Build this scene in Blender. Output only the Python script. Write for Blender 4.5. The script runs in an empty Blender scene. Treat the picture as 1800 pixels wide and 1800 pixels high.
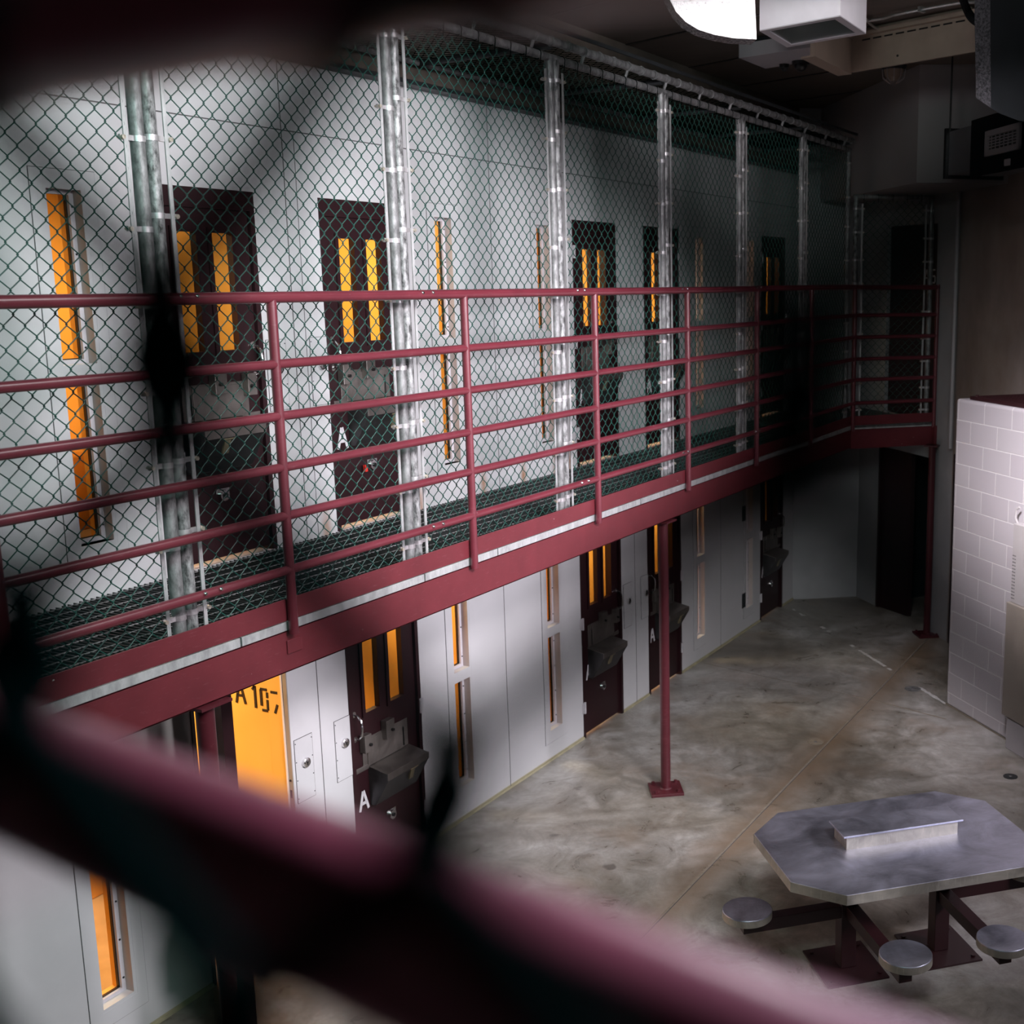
import bpy, math, random
import numpy as np
from mathutils import Vector, Matrix
random.seed(7)
S = bpy.context.scene
COL = S.collection
PI = math.pi

# ------------------------------------------------------------------ camera
CAMZ = 4.2
yaw, pitch = 0.4060, 0.1867
fwd = Vector((-math.sin(yaw)*math.cos(pitch), math.cos(yaw)*math.cos(pitch), -math.sin(pitch)))
right = Vector((math.cos(yaw), math.sin(yaw), 0))
up = right.cross(fwd)
cam_d = bpy.data.cameras.new('camera')
cam = bpy.data.objects.new('camera', cam_d); COL.objects.link(cam)
m3 = Matrix((right, up, -fwd)).transposed()
cam.matrix_world = Matrix.Translation((0, 0, CAMZ)) @ m3.to_4x4()
cam_d.sensor_width = 36; cam_d.sensor_fit = 'HORIZONTAL'
cam_d.lens = 2160/1800*36
cam_d.shift_x = -(1290-900)/1800
cam_d.clip_start = 0.01
cam_d.dof.use_dof = True
cam_d.dof.focus_distance = 6.6
cam_d.dof.aperture_fstop = 3.8
S.camera = cam

# ------------------------------------------------------------------ world, lights, exposure
w = bpy.data.worlds.new('World'); S.world = w; w.use_nodes = True
w.node_tree.nodes['Background'].inputs[0].default_value = (0.8, 0.85, 1.0, 1)
w.node_tree.nodes['Background'].inputs[1].default_value = 0.0015
S.view_settings.view_transform = 'Standard'
S.view_settings.look = 'None'
S.view_settings.exposure = 0.0
S.view_settings.gamma = 1.0
S.view_settings.use_curve_mapping = False

def area(name, loc, target, sx, sy, power, col, spread=PI):
    d = bpy.data.lights.new(name, 'AREA'); d.shape = 'RECTANGLE'; d.size = sx; d.size_y = sy
    d.energy = power; d.color = col; d.spread = spread
    o = bpy.data.objects.new(name, d); COL.objects.link(o)
    o.location = loc
    o.rotation_euler = (Vector(target)-Vector(loc)).to_track_quat('-Z', 'Y').to_euler()
    return o
def bulb(name, loc, r, power, col):
    d = bpy.data.lights.new(name, 'POINT'); d.shadow_soft_size = r; d.energy = power; d.color = col
    o = bpy.data.objects.new(name, d); COL.objects.link(o); o.location = loc
    return o
area('lamp_key', (0.6, 3.8, 5.7), (-5.4, 7.2, 2.9), 1.6, 1.0, 150, (1.0, 0.94, 0.97), 1.40)
area('lamp_side', (4.2, 6.8, 4.6), (-5.4, 7.7, 1.5), 2.2, 1.2, 92, (0.98, 0.93, 1.0), 0.92)
bulb('lamp_overhead', (-1.75, 5.3, 5.80), 0.16, 95, (1.0, 0.95, 0.98))
area('added_tint_left', (-0.6, 0.6, 6.1), (-5.2, 4.8, 4.0), 1.0, 0.8, 56, (0.52, 1.0, 0.84), 1.7)  # added cyan light that only tints the left part, no fixture behind it
area('added_rail_light', (0.7, 3.4, 6.1), (-0.05, 0.2, 4.0), 0.7, 0.5, 17, (0.62, 0.72, 1.0), 0.5)  # added narrow light, shaped to put a highlight on the near rail
area('added_fill_right', (-1.9, 6.6, 6.0), (-1.3, 10.6, 2.2), 0.9, 0.5, 54, (1.0, 0.93, 0.97), 0.8)  # added narrow fill that brightens the block wall

# ------------------------------------------------------------------ materials
def newmat(name):
    m = bpy.data.materials.new(name); m.use_nodes = True
    nt = m.node_tree; b = nt.nodes['Principled BSDF']
    return m, nt, b
def noise(nt, scale, detail=6, rough=0.6, coord='Object', stretch=None, dist=0.0):
    tc = nt.nodes.new('ShaderNodeTexCoord')
    n = nt.nodes.new('ShaderNodeTexNoise'); n.inputs['Scale'].default_value = scale
    n.inputs['Detail'].default_value = detail; n.inputs['Roughness'].default_value = rough
    n.inputs['Distortion'].default_value = dist
    src = tc.outputs[coord]
    if stretch:
        mp = nt.nodes.new('ShaderNodeMapping'); mp.inputs['Scale'].default_value = stretch
        nt.links.new(src, mp.inputs[0]); src = mp.outputs[0]
    nt.links.new(src, n.inputs['Vector'])
    return n.outputs['Fac']
def ramp(nt, fac, stops):
    r = nt.nodes.new('ShaderNodeValToRGB'); e = r.color_ramp.elements
    while len(e) < len(stops): e.new(0.5)
    for i, (p, c) in enumerate(stops):
        e[i].position = p; e[i].color = (*c, 1) if len(c) == 3 else c
    nt.links.new(fac, r.inputs[0]); return r.outputs[0]
def mixc(nt, fac, a, b, mode='MIX'):
    m = nt.nodes.new('ShaderNodeMix'); m.data_type = 'RGBA'; m.blend_type = mode
    for sock, v in ((m.inputs[0], fac), (m.inputs[6], a), (m.inputs[7], b)):
        if isinstance(v, (int, float)): sock.default_value = v
        elif isinstance(v, tuple): sock.default_value = (*v, 1)
        else: nt.links.new(v, sock)
    return m.outputs[2]
def bump(nt, b, fac, strength, dist=0.01):
    bp = nt.nodes.new('ShaderNodeBump'); bp.inputs['Strength'].default_value = strength
    bp.inputs['Distance'].default_value = dist
    nt.links.new(fac, bp.inputs['Height']); nt.links.new(bp.outputs[0], b.inputs['Normal'])
def simple(name, col, rough=0.5, metal=0.0, var=0.15, scale=8.0, bmp=0.0, stretch=None, spec=0.5, roughvar=0.1):
    m, nt, b = newmat(name)
    n = noise(nt, scale, stretch=stretch)
    c1 = tuple(c*(1-var) for c in col); c2 = tuple(min(1, c*(1+var)) for c in col)
    nt.links.new(ramp(nt, n, [(0.3, c1), (0.7, c2)]), b.inputs['Base Color'])
    r = ramp(nt, n, [(0.3, (max(0, rough-roughvar),)*3), (0.7, (min(1, rough+roughvar),)*3)])
    nt.links.new(r, b.inputs['Roughness'])
    b.inputs['Metallic'].default_value = metal
    b.inputs['Specular IOR Level'].default_value = spec
    if bmp: bump(nt, b, noise(nt, scale*6, stretch=stretch), bmp, 0.004)
    return m
def paint(name, col, rough=0.33, chips=True):
    m, nt, b = newmat(name)
    n = noise(nt, 5.0)
    base = ramp(nt, n, [(0.3, tuple(c*0.86 for c in col)), (0.7, tuple(c*1.12 for c in col))])
    if chips:
        c = noise(nt, 38.0, 2, 0.5)
        f = ramp(nt, c, [(0.775, (0, 0, 0)), (0.79, (1, 1, 1))])
        base = mixc(nt, f, base, (0.5, 0.45, 0.45))
        s = noise(nt, 14.0, 8, 0.7, stretch=(1, 1, 6))
        base = mixc(nt, ramp(nt, s, [(0.58, (0, 0, 0)), (0.8, (0.35,)*3)]), base, (0.35, 0.16, 0.19))
    nt.links.new(base, b.inputs['Base Color'])
    b.inputs['Roughness'].default_value = rough
    bump(nt, b, noise(nt, 60.0, 3), 0.08, 0.002)
    return m

M = {}
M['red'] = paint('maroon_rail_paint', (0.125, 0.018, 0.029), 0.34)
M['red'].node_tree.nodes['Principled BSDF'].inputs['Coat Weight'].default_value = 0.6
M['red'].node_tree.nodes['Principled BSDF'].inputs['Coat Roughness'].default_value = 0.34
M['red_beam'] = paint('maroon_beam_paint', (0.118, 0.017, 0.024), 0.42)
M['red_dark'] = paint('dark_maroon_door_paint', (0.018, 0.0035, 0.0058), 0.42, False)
M['column_red_shaded'] = paint('shaded_maroon_column', (0.070, 0.010, 0.016), 0.36)  # darker than the beam red: the columns' shade is put into the colour
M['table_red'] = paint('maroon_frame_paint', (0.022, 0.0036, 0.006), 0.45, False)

def galv(name, dark=0.25, light=0.75, scale=22.0):
    m, nt, b = newmat(name)
    n = noise(nt, scale, 8, 0.7, stretch=(1, 1, 0.45))
    nt.links.new(ramp(nt, n, [(0.35, (dark, dark, dark*1.04)), (0.62, (light, light, light*1.03))]), b.inputs['Base Color'])
    nt.links.new(ramp(nt, n, [(0.3, (0.68,)*3), (0.7, (0.5,)*3)]), b.inputs['Roughness'])
    b.inputs['Metallic'].default_value = 0.45
    return m
M['galv'] = galv('galvanised_pipe', 0.09, 0.30)
M['galv_mottled'] = galv('stained_galvanised_pipe', 0.02, 0.36, 30.0)
M['galv_light'] = galv('pale_galvanised_strip', 0.30, 0.52, 12.0)
M['galv_dull'] = galv('dull_galvanised_pipe', 0.10, 0.30, 18.0)
M['band'] = simple('galvanised_band', (0.46, 0.44, 0.46), 0.42, 0.6, 0.2, 40)
M['bolt'] = simple('zinc_bolt', (0.62, 0.56, 0.48), 0.35, 0.7, 0.3, 60)
M['grate'] = simple('dark_grating_steel', (0.040, 0.044, 0.046), 0.5, 0.4, 0.3, 30)
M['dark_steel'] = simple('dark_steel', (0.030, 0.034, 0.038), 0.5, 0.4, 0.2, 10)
M['chrome'] = simple('chrome_hardware', (0.75, 0.74, 0.75), 0.2, 1.0, 0.08, 40)
M['black'] = simple('black_plastic', (0.008, 0.008, 0.009), 0.35, 0, 0.2, 10)
M['white_metal'] = simple('white_painted_metal', (0.78, 0.75, 0.80), 0.45, 0, 0.05, 6)
M['tan'] = simple('tan_painted_steel', (0.30, 0.235, 0.19), 0.6, 0, 0.12, 5)
M['pale_panel'] = simple('pale_grey_panel', (0.42, 0.40, 0.43), 0.5, 0, 0.06, 4)
M['soffit'] = simple('grey_gypsum_soffit', (0.33, 0.31, 0.32), 0.7, 0, 0.06, 2)
M['conduit'] = simple('steel_conduit', (0.5, 0.5, 0.5), 0.35, 0.8, 0.15, 30)
M['letter_white'] = simple('white_stencil_paint', (0.62, 0.60, 0.64), 0.6, 0, 0.1, 30)
M['letter_black'] = simple('black_stencil_paint', (0.012, 0.008, 0.004), 0.6, 0, 0.1, 30)
M['reveal'] = simple('mauve_window_frame_paint', (0.56, 0.53, 0.58), 0.4, 0, 0.08, 12)
M['reveal_side'] = simple('taupe_window_reveal', (0.42, 0.37, 0.36), 0.5, 0, 0.08, 12)
M['seam'] = simple('dark_seam', (0.09, 0.085, 0.09), 0.8, 0, 0.1, 10)
M['caulk'] = simple('yellowed_caulk', (0.36, 0.33, 0.22), 0.7, 0, 0.2, 10)
M['white_line'] = simple('white_floor_paint', (0.55, 0.54, 0.54), 0.6, 0, 0.15, 20)
M['joint'] = simple('floor_joint_sealant', (0.23, 0.195, 0.155), 0.7, 0, 0.25, 20)
M['brass'] = simple('brassy_lock', (0.42, 0.36, 0.24), 0.35, 0.8, 0.2, 30)
M['keytag'] = simple('red_tag', (0.6, 0.03, 0.02), 0.4, 0, 0.1, 10)
M['duct'] = simple('grey_duct_metal', (0.23, 0.23, 0.25), 0.4, 0.5, 0.15, 5)
M['grille_white'] = simple('grey_white_grille', (0.36, 0.345, 0.36), 0.5, 0, 0.08, 10)
M['cell_yellow'] = simple('amber_cell_paint', (0.82, 0.46, 0.085), 0.6, 0, 0.05, 2)
M['cell_floor'] = simple('cell_floor_concrete', (0.52, 0.34, 0.16), 0.5, 0, 0.15, 4)
M['bunk'] = simple('cell_bunk_paint', (0.50, 0.20, 0.02), 0.6, 0, 0.08, 4)
M['beige'] = simple('beige_sheet_metal', (0.30, 0.265, 0.235), 0.5, 0, 0.12, 5)
M['cabinet_white'] = simple('off_white_enamel', (0.42, 0.40, 0.41), 0.4, 0, 0.06, 8)
M['bracket'] = simple('slate_grey_bracket', (0.17, 0.20, 0.22), 0.45, 0.3, 0.12, 20)
M['duct_dark'] = simple('black_duct_wrap_and_shade', (0.007, 0.008, 0.009), 0.9, 0, 0.2, 8, spec=0.08)

# stainless
def stainless(name, base, rough=0.3, sc=(1.4, 26, 1), ang=0.72, metal=0.9):
    m, nt, b = newmat(name)
    tc = nt.nodes.new('ShaderNodeTexCoord'); mp = nt.nodes.new('ShaderNodeMapping')
    mp.inputs['Rotation'].default_value = (0, 0, -ang); mp.inputs['Scale'].default_value = sc
    nt.links.new(tc.outputs['Object'], mp.inputs[0])
    n = nt.nodes.new('ShaderNodeTexNoise'); n.inputs['Scale'].default_value = 9; n.inputs['Detail'].default_value = 8
    nt.links.new(mp.outputs[0], n.inputs[0])
    n2 = noise(nt, 3.2, 5, 0.65, dist=0.6)
    c = ramp(nt, n2, [(0.33, tuple(x*0.62 for x in base)), (0.70, tuple(min(1, x*1.2) for x in base))])
    c = mixc(nt, ramp(nt, n.outputs['Fac'], [(0.55, (0, 0, 0)), (0.8, (0.4,)*3)]), c, tuple(min(1, x*1.5) for x in base))
    nt.links.new(c, b.inputs['Base Color']); b.inputs['Metallic'].default_value = metal
    nt.links.new(ramp(nt, n2, [(0.3, (rough,)*3), (0.7, (rough+0.18,)*3)]), b.inputs['Roughness'])
    bump(nt, b, n.outputs['Fac'], 0.10, 0.002)
    return m
M['steel_top'] = stainless('scratched_stainless_top', (0.49, 0.50, 0.61), 0.30)
M['steel_edge'] = stainless('stainless_edge', (0.50, 0.47, 0.42), 0.46, (6, 6, 1))
M['steel_door'] = stainless('stainless_hatch', (0.30, 0.27, 0.255), 0.36, (3, 3, 1))
M['steel_box'] = stainless('dark_stainless_box', (0.13, 0.125, 0.13), 0.36, (3, 3, 1))

# chain link vinyl
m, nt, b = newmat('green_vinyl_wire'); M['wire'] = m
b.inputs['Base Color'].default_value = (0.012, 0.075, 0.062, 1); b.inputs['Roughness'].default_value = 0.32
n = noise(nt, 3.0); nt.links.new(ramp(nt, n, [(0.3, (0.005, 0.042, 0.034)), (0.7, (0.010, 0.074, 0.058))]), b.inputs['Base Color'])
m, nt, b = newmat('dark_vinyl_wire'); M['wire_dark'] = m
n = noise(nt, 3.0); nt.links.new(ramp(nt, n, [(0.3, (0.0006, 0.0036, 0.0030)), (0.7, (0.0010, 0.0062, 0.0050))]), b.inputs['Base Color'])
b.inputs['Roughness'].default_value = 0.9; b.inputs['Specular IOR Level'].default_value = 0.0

# painted panel wall
m, nt, b = newmat('painted_cell_wall'); M['wall'] = m
base = ramp(nt, noise(nt, 1.3, 6), [(0.3, (0.50, 0.50, 0.52)), (0.7, (0.58, 0.575, 0.60))])
tc = nt.nodes.new('ShaderNodeTexCoord'); sp = nt.nodes.new('ShaderNodeSeparateXYZ'); nt.links.new(tc.outputs['Object'], sp.inputs[0])
def math_(nt, op, a, b_=None, c=None):
    n = nt.nodes.new('ShaderNodeMath'); n.operation = op
    for i, v in enumerate((a, b_, c)):
        if v is None: continue
        if isinstance(v, (int, float)): n.inputs[i].default_value = v
        else: nt.links.new(v, n.inputs[i])
    return n.outputs[0]
acc = None
for yy in (7.18, 7.98, 8.55, 9.05, 9.30, 6.2):
    d = math_(nt, 'MULTIPLY', math_(nt, 'SUBTRACT', sp.outputs['Y'], yy), 26.0)
    g = math_(nt, 'POWER', 2.718, math_(nt, 'MULTIPLY', math_(nt, 'MULTIPLY', d, d), -1.0))
    acc = g if acc is None else math_(nt, 'MAXIMUM', acc, g)
dz = math_(nt, 'SUBTRACT', sp.outputs['Z'], 2.60)
zf = math_(nt, 'POWER', 2.718, math_(nt, 'MULTIPLY', math_(nt, 'MULTIPLY', dz, dz), -60.0))
zf2 = math_(nt, 'GREATER_THAN', sp.outputs['Z'], 2.5)
rust = math_(nt, 'MULTIPLY', math_(nt, 'MULTIPLY', acc, zf), zf2)
rust = math_(nt, 'MULTIPLY', rust, noise(nt, 9.0, 6, 0.7))
base = mixc(nt, math_(nt, 'MULTIPLY', rust, 1.5), base, (0.33, 0.15, 0.06))
# small rivets / pinholes and light scuffs
v = nt.nodes.new('ShaderNodeTexVoronoi'); v.inputs['Scale'].default_value = 3.4; nt.links.new(tc.outputs['Object'], v.inputs[0])
base = mixc(nt, ramp(nt, v.outputs['Distance'], [(0.016, (0.8,)*3), (0.024, (0, 0, 0))]), base, (0.1, 0.1, 0.1))
zb = math_(nt, 'LESS_THAN', sp.outputs['Z'], 0.03)
base = mixc(nt, zb, base, (0.36, 0.33, 0.22))
nt.links.new(base, b.inputs['Base Color'])
b.inputs['Roughness'].default_value = 0.42
bump(nt, b, noise(nt, 24.0, 4), 0.02, 0.002)

# polished, stained concrete floor
m, nt, b = newmat('polished_concrete_floor'); M['floor'] = m
n1 = noise(nt, 0.55, 10, 0.62, dist=0.6)
n2 = noise(nt, 2.8, 10, 0.7, dist=1.2)
n3 = noise(nt, 20.0, 10, 0.8)
c = ramp(nt, n1, [(0.32, (0.13, 0.110, 0.088)), (0.47, (0.25, 0.232, 0.208)), (0.62, (0.42, 0.41, 0.40))])
c = mixc(nt, 0.65, c, ramp(nt, n2, [(0.34, (0.34, 0.30, 0.25)), (0.50, (0.82, 0.81, 0.80)), (0.64, (1.25, 1.25, 1.28))]), 'MULTIPLY')
c = mixc(nt, 0.5, c, ramp(nt, n3, [(0.3, (0.62, 0.60, 0.57)), (0.6, (1.08, 1.08, 1.08))]), 'MULTIPLY')
# rust-brown bleed along the long joint
tc = nt.nodes.new('ShaderNodeTexCoord'); sp = nt.nodes.new('ShaderNodeSeparateXYZ'); nt.links.new(tc.outputs['Object'], sp.inputs[0])
dx = math_(nt, 'ABSOLUTE', math_(nt, 'ADD', sp.outputs['X'], 3.42))
jf = math_(nt, 'MULTIPLY', math_(nt, 'SUBTRACT', 1.0, math_(nt, 'MINIMUM', math_(nt, 'MULTIPLY', dx, 3.2), 1.0)), math_(nt, 'MULTIPLY', n2, 1.2))
c = mixc(nt, jf, c, (0.20, 0.125, 0.070))
bl = noise(nt, 1.6, 4, 0.5)
c = mixc(nt, ramp(nt, bl, [(0.55, (0, 0, 0)), (0.72, (0.38,)*3)]), c, (0.24, 0.17, 0.12))
v = nt.nodes.new('ShaderNodeTexVoronoi'); v.inputs['Scale'].default_value = 1.5; v.inputs['Randomness'].default_value = 1.0
mp = nt.nodes.new('ShaderNodeVectorMath'); mp.operation = 'ADD'
nn = nt.nodes.new('ShaderNodeTexNoise'); nn.inputs['Scale'].default_value = 7; nt.links.new(tc.outputs['Object'], nn.inputs[0])
sc_ = nt.nodes.new('ShaderNodeVectorMath'); sc_.operation = 'SCALE'; sc_.inputs['Scale'].default_value = 0.12
nt.links.new(nn.outputs['Color'], sc_.inputs[0]); nt.links.new(tc.outputs['Object'], mp.inputs[0]); nt.links.new(sc_.outputs[0], mp.inputs[1])
nt.links.new(mp.outputs[0], v.inputs[0])
c = mixc(nt, ramp(nt, v.outputs['Distance'], [(0.045, (0.75,)*3), (0.075, (0, 0, 0))]), c, (0.07, 0.06, 0.055))
nt.links.new(c, b.inputs['Base Color'])
nt.links.new(ramp(nt, n2, [(0.35, (0.26,)*3), (0.65, (0.5,)*3)]), b.inputs['Roughness'])
b.inputs['Specular IOR Level'].default_value = 0.45
bump(nt, b, n3, 0.06, 0.004)

# ceiling concrete planks; joints come from geometry
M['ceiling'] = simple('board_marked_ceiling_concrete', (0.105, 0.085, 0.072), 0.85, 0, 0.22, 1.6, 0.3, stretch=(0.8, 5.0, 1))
M['concrete'] = None
m, nt, b = newmat('stained_cast_concrete'); M['concrete'] = m
n1 = noise(nt, 1.0, 8, 0.6, stretch=(1, 1, 0.35)); n2 = noise(nt, 5.0, 8, 0.7)
c = ramp(nt, n1, [(0.3, (0.21, 0.165, 0.145)), (0.55, (0.29, 0.25, 0.235)), (0.75, (0.32, 0.30, 0.29))])
c = mixc(nt, 0.5, c, ramp(nt, n2, [(0.3, (0.72,)*3), (0.7, (1.1,)*3)]), 'MULTIPLY')
nt.links.new(c, b.inputs['Base Color']); b.inputs['Roughness'].default_value = 0.75
bump(nt, b, n2, 0.15, 0.004)
m, nt, b = newmat('grey_cast_concrete'); M['concrete_grey'] = m
n1 = noise(nt, 1.4, 8, 0.65)
nt.links.new(ramp(nt, n1, [(0.3, (0.26, 0.26, 0.275)), (0.7, (0.38, 0.38, 0.40))]), b.inputs['Base Color']); b.inputs['Roughness'].default_value = 0.7

# painted block wall (object X runs along the face, Z up)
m, nt, b = newmat('white_painted_block'); M['block'] = m
tc = nt.nodes.new('ShaderNodeTexCoord'); mp = nt.nodes.new('ShaderNodeMapping'); nt.links.new(tc.outputs['Object'], mp.inputs[0])
mp.inputs['Rotation'].default_value = (PI/2, 0, 0); mp.inputs['Location'].default_value = (-0.048, 0.0, 0)
sx = nt.nodes.new('ShaderNodeSeparateXYZ'); nt.links.new(tc.outputs['Object'], sx.inputs[0])
cx = nt.nodes.new('ShaderNodeCombineXYZ')
nt.links.new(math_(nt, 'ADD', sx.outputs['X'], -0.045+0.22), cx.inputs[0]); nt.links.new(math_(nt, 'ADD', sx.outputs['Z'], 0.075), cx.inputs[1])
br = nt.nodes.new('ShaderNodeTexBrick'); nt.links.new(cx.outputs[0], br.inputs[0])
br.inputs['Scale'].default_value = 1.0; br.inputs['Brick Width'].default_value = 0.445; br.inputs['Row Height'].default_value = 0.211
br.inputs['Mortar Size'].default_value = 0.0055; br.inputs['Mortar Smooth'].default_value = 0.3; br.offset = 0.5
br.inputs['Color1'].default_value = (0.50, 0.475, 0.51, 1); br.inputs['Color2'].default_value = (0.47, 0.44, 0.48, 1)
br.inputs['Mortar'].default_value = (0.72, 0.70, 0.72, 1); br.inputs['Bias'].default_value = 0.0
nt.links.new(br.outputs['Color'], b.inputs['Base Color']); b.inputs['Roughness'].default_value = 0.5
inv = math_(nt, 'SUBTRACT', 1.0, br.outputs['Fac'])
nz = noise(nt, 70, 3); h = math_(nt, 'ADD', inv, math_(nt, 'MULTIPLY', nz, 0.12))
bump(nt, b, h, 0.5, 0.006)

# rough sprayed plaster
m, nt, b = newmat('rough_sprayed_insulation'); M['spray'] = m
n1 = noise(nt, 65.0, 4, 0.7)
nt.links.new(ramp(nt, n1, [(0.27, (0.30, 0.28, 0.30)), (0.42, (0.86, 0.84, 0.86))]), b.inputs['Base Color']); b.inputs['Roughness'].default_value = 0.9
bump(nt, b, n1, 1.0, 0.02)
m, nt, b = newmat('shaded_sprayed_insulation'); M['spray_shaded'] = m  # grey copy of the spray, shade of the baffle's edge put into the colour
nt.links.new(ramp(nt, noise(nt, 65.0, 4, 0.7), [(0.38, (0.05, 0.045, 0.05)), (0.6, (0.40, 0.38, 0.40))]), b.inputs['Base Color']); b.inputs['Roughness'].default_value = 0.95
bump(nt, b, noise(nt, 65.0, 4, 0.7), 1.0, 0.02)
m, nt, b = newmat('unlit_sprayed_insulation'); M['spray_unlit'] = m  # same spray coloured dark to stand in for lack of light
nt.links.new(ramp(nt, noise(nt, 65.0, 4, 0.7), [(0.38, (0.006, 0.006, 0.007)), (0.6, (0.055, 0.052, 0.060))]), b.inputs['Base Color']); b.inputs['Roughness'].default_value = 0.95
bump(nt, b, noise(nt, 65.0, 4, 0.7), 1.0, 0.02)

# glass
def glass(name, tint, gloss=0.08):
    m = bpy.data.materials.new(name); m.use_nodes = True; nt = m.node_tree; nt.nodes.clear()
    o = nt.nodes.new('ShaderNodeOutputMaterial'); mx = nt.nodes.new('ShaderNodeMixShader'); t = nt.nodes.new('ShaderNodeBsdfTransparent')
    g = nt.nodes.new('ShaderNodeBsdfGlossy'); t.inputs[0].default_value = (*tint, 1); g.inputs['Roughness'].default_value = 0.08
    tc = nt.nodes.new('ShaderNodeTexCoord'); n = nt.nodes.new('ShaderNodeTexNoise'); n.inputs['Scale'].default_value = 4
    nt.links.new(tc.outputs['Object'], n.inputs[0])
    mr = nt.nodes.new('ShaderNodeMapRange'); nt.links.new(n.outputs['Fac'], mr.inputs[0]); mr.inputs[3].default_value = gloss*0.6; mr.inputs[4].default_value = gloss*1.4
    nt.links.new(mr.outputs[0], mx.inputs[0]); nt.links.new(t.outputs[0], mx.inputs[1]); nt.links.new(g.outputs[0], mx.inputs[2]); nt.links.new(mx.outputs[0], o.inputs[0])
    return m
M['glass'] = glass('clear_security_glass', (0.97, 0.95, 0.9), 0.02)
m, nt, b = newmat('smoked_lens'); M['lens'] = m
nt.links.new(ramp(nt, noise(nt, 5), [(0.3, (0.055, 0.068, 0.068)), (0.7, (0.075, 0.09, 0.09))]), b.inputs['Base Color']); b.inputs['Roughness'].default_value = 0.25

# ------------------------------------------------------------------ mesh builder
ORG = {}
class MB:
    def __init__(s): s.v = []; s.f = []
    def add(s, vs, fs):
        k = len(s.v); s.v += [tuple(p) for p in vs]; s.f += [tuple(i+k for i in f) for f in fs]; return s
    def box(s, x0, x1, y0, y1, z0, z1):
        return s.add([(x0,y0,z0),(x1,y0,z0),(x1,y1,z0),(x0,y1,z0),(x0,y0,z1),(x1,y0,z1),(x1,y1,z1),(x0,y1,z1)],
                     [(0,3,2,1),(4,5,6,7),(0,1,5,4),(1,2,6,5),(2,3,7,6),(3,0,4,7)])
    def prism(s, poly, z0, z1):
        a = sum(poly[i][0]*poly[(i+1) % len(poly)][1]-poly[(i+1) % len(poly)][0]*poly[i][1] for i in range(len(poly)))
        if a < 0: poly = poly[::-1]
        n = len(poly)
        return s.add([(x,y,z0) for x,y in poly]+[(x,y,z1) for x,y in poly],
                     [tuple(range(n))[::-1], tuple(range(n,2*n))]+[(i,(i+1)%n,n+(i+1)%n,n+i) for i in range(n)])
    def extrude(s, pts, vec):
        n = len(pts); vec = Vector(vec)
        q = [Vector(p) for p in pts]
        return s.add(q+[p+vec for p in q], [tuple(range(n)), tuple(range(n,2*n))[::-1]]+[(i,n+i,n+(i+1)%n,(i+1)%n) for i in range(n)])
    def obox(s, c, ax, ay, az, hx, hy, hz):
        c=Vector(c); ax=Vector(ax).normalized()*hx; ay=Vector(ay).normalized()*hy; az=Vector(az).normalized()*hz
        vs=[c+ax*i+ay*j+az*k for k in(-1,1) for (i,j) in((-1,-1),(1,-1),(1,1),(-1,1))]
        return s.add(vs,[(0,3,2,1),(4,5,6,7),(0,1,5,4),(1,2,6,5),(2,3,7,6),(3,0,4,7)])
    def wallbox(s, a, b, th, z0, z1):
        a=Vector(a); b=Vector(b); d=(b-a).normalized(); n=Vector((-d.y,d.x))*th
        return s.prism([tuple(a),tuple(b),tuple(b+n),tuple(a+n)], z0, z1)
    def tube(s, pts, r, n=12, caps=True):
        P=[Vector(p) for p in pts]; m=len(P); vs=[]; prev=None
        for i,p in enumerate(P):
            if i==0: t=P[1]-P[0]
            elif i==m-1: t=P[-1]-P[-2]
            else: t=(P[i]-P[i-1]).normalized()+(P[i+1]-P[i]).normalized()
            t.normalize()
            if prev is None:
                a=Vector((0,0,1)) if abs(t.z)<0.9 else Vector((1,0,0)); u=t.cross(a).normalized()
            else:
                u=prev-t*prev.dot(t); u.normalize()
            prev=u; w_=t.cross(u)
            rr=r[i] if isinstance(r,(list,tuple)) else r
            vs+=[p+(u*math.cos(2*PI*k/n)+w_*math.sin(2*PI*k/n))*rr for k in range(n)]
        fs=[(i*n+k,i*n+(k+1)%n,(i+1)*n+(k+1)%n,(i+1)*n+k) for i in range(m-1) for k in range(n)]
        if caps: fs+=[tuple(range(n))[::-1], tuple(range((m-1)*n,m*n))]
        return s.add(vs,fs)
    def build(s, name, mat, parent=None, smooth=False, bevel=0.0, seg=2):
        org = Vector(ORG.get(parent.name, (0,0,0))) if parent is not None else Vector((0,0,0))
        me=bpy.data.meshes.new(name); me.from_pydata([tuple(Vector(p)-org) for p in s.v],[],s.f)
        me.materials.append(mat)
        o=bpy.data.objects.new(name,me); COL.objects.link(o)
        if parent is not None: o.parent=parent; ORG[o.name]=tuple(org)
        if smooth:
            me.polygons.foreach_set('use_smooth',[True]*len(me.polygons))
            try: me.set_sharp_from_angle(angle=math.radians(40))
            except Exception: pass
        if bevel:
            b_=o.modifiers.new('bevel','BEVEL'); b_.width=bevel; b_.segments=seg; b_.limit_method='ANGLE'; b_.angle_limit=math.radians(40)
        return o
def tag(o, label=None, cat=None, group=None, kind=None):
    if label: o['label']=label
    if cat: o['category']=cat
    if group: o['group']=group
    if kind: o['kind']=kind
    return o
def thing(name, loc, label, cat, group=None, kind=None):
    o=bpy.data.objects.new(name,None); COL.objects.link(o); o.location=loc; o.empty_display_size=0.1
    ORG[o.name]=tuple(loc); return tag(o,label,cat,group,kind)
def copy_tree(o, parent=None):
    c=o.copy(); COL.objects.link(c)
    if parent is not None:
        c.parent=parent
    ORG[c.name]=ORG.get(o.name,(0,0,0))
    for ch in list(o.children): copy_tree(ch,c)
    return c
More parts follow.
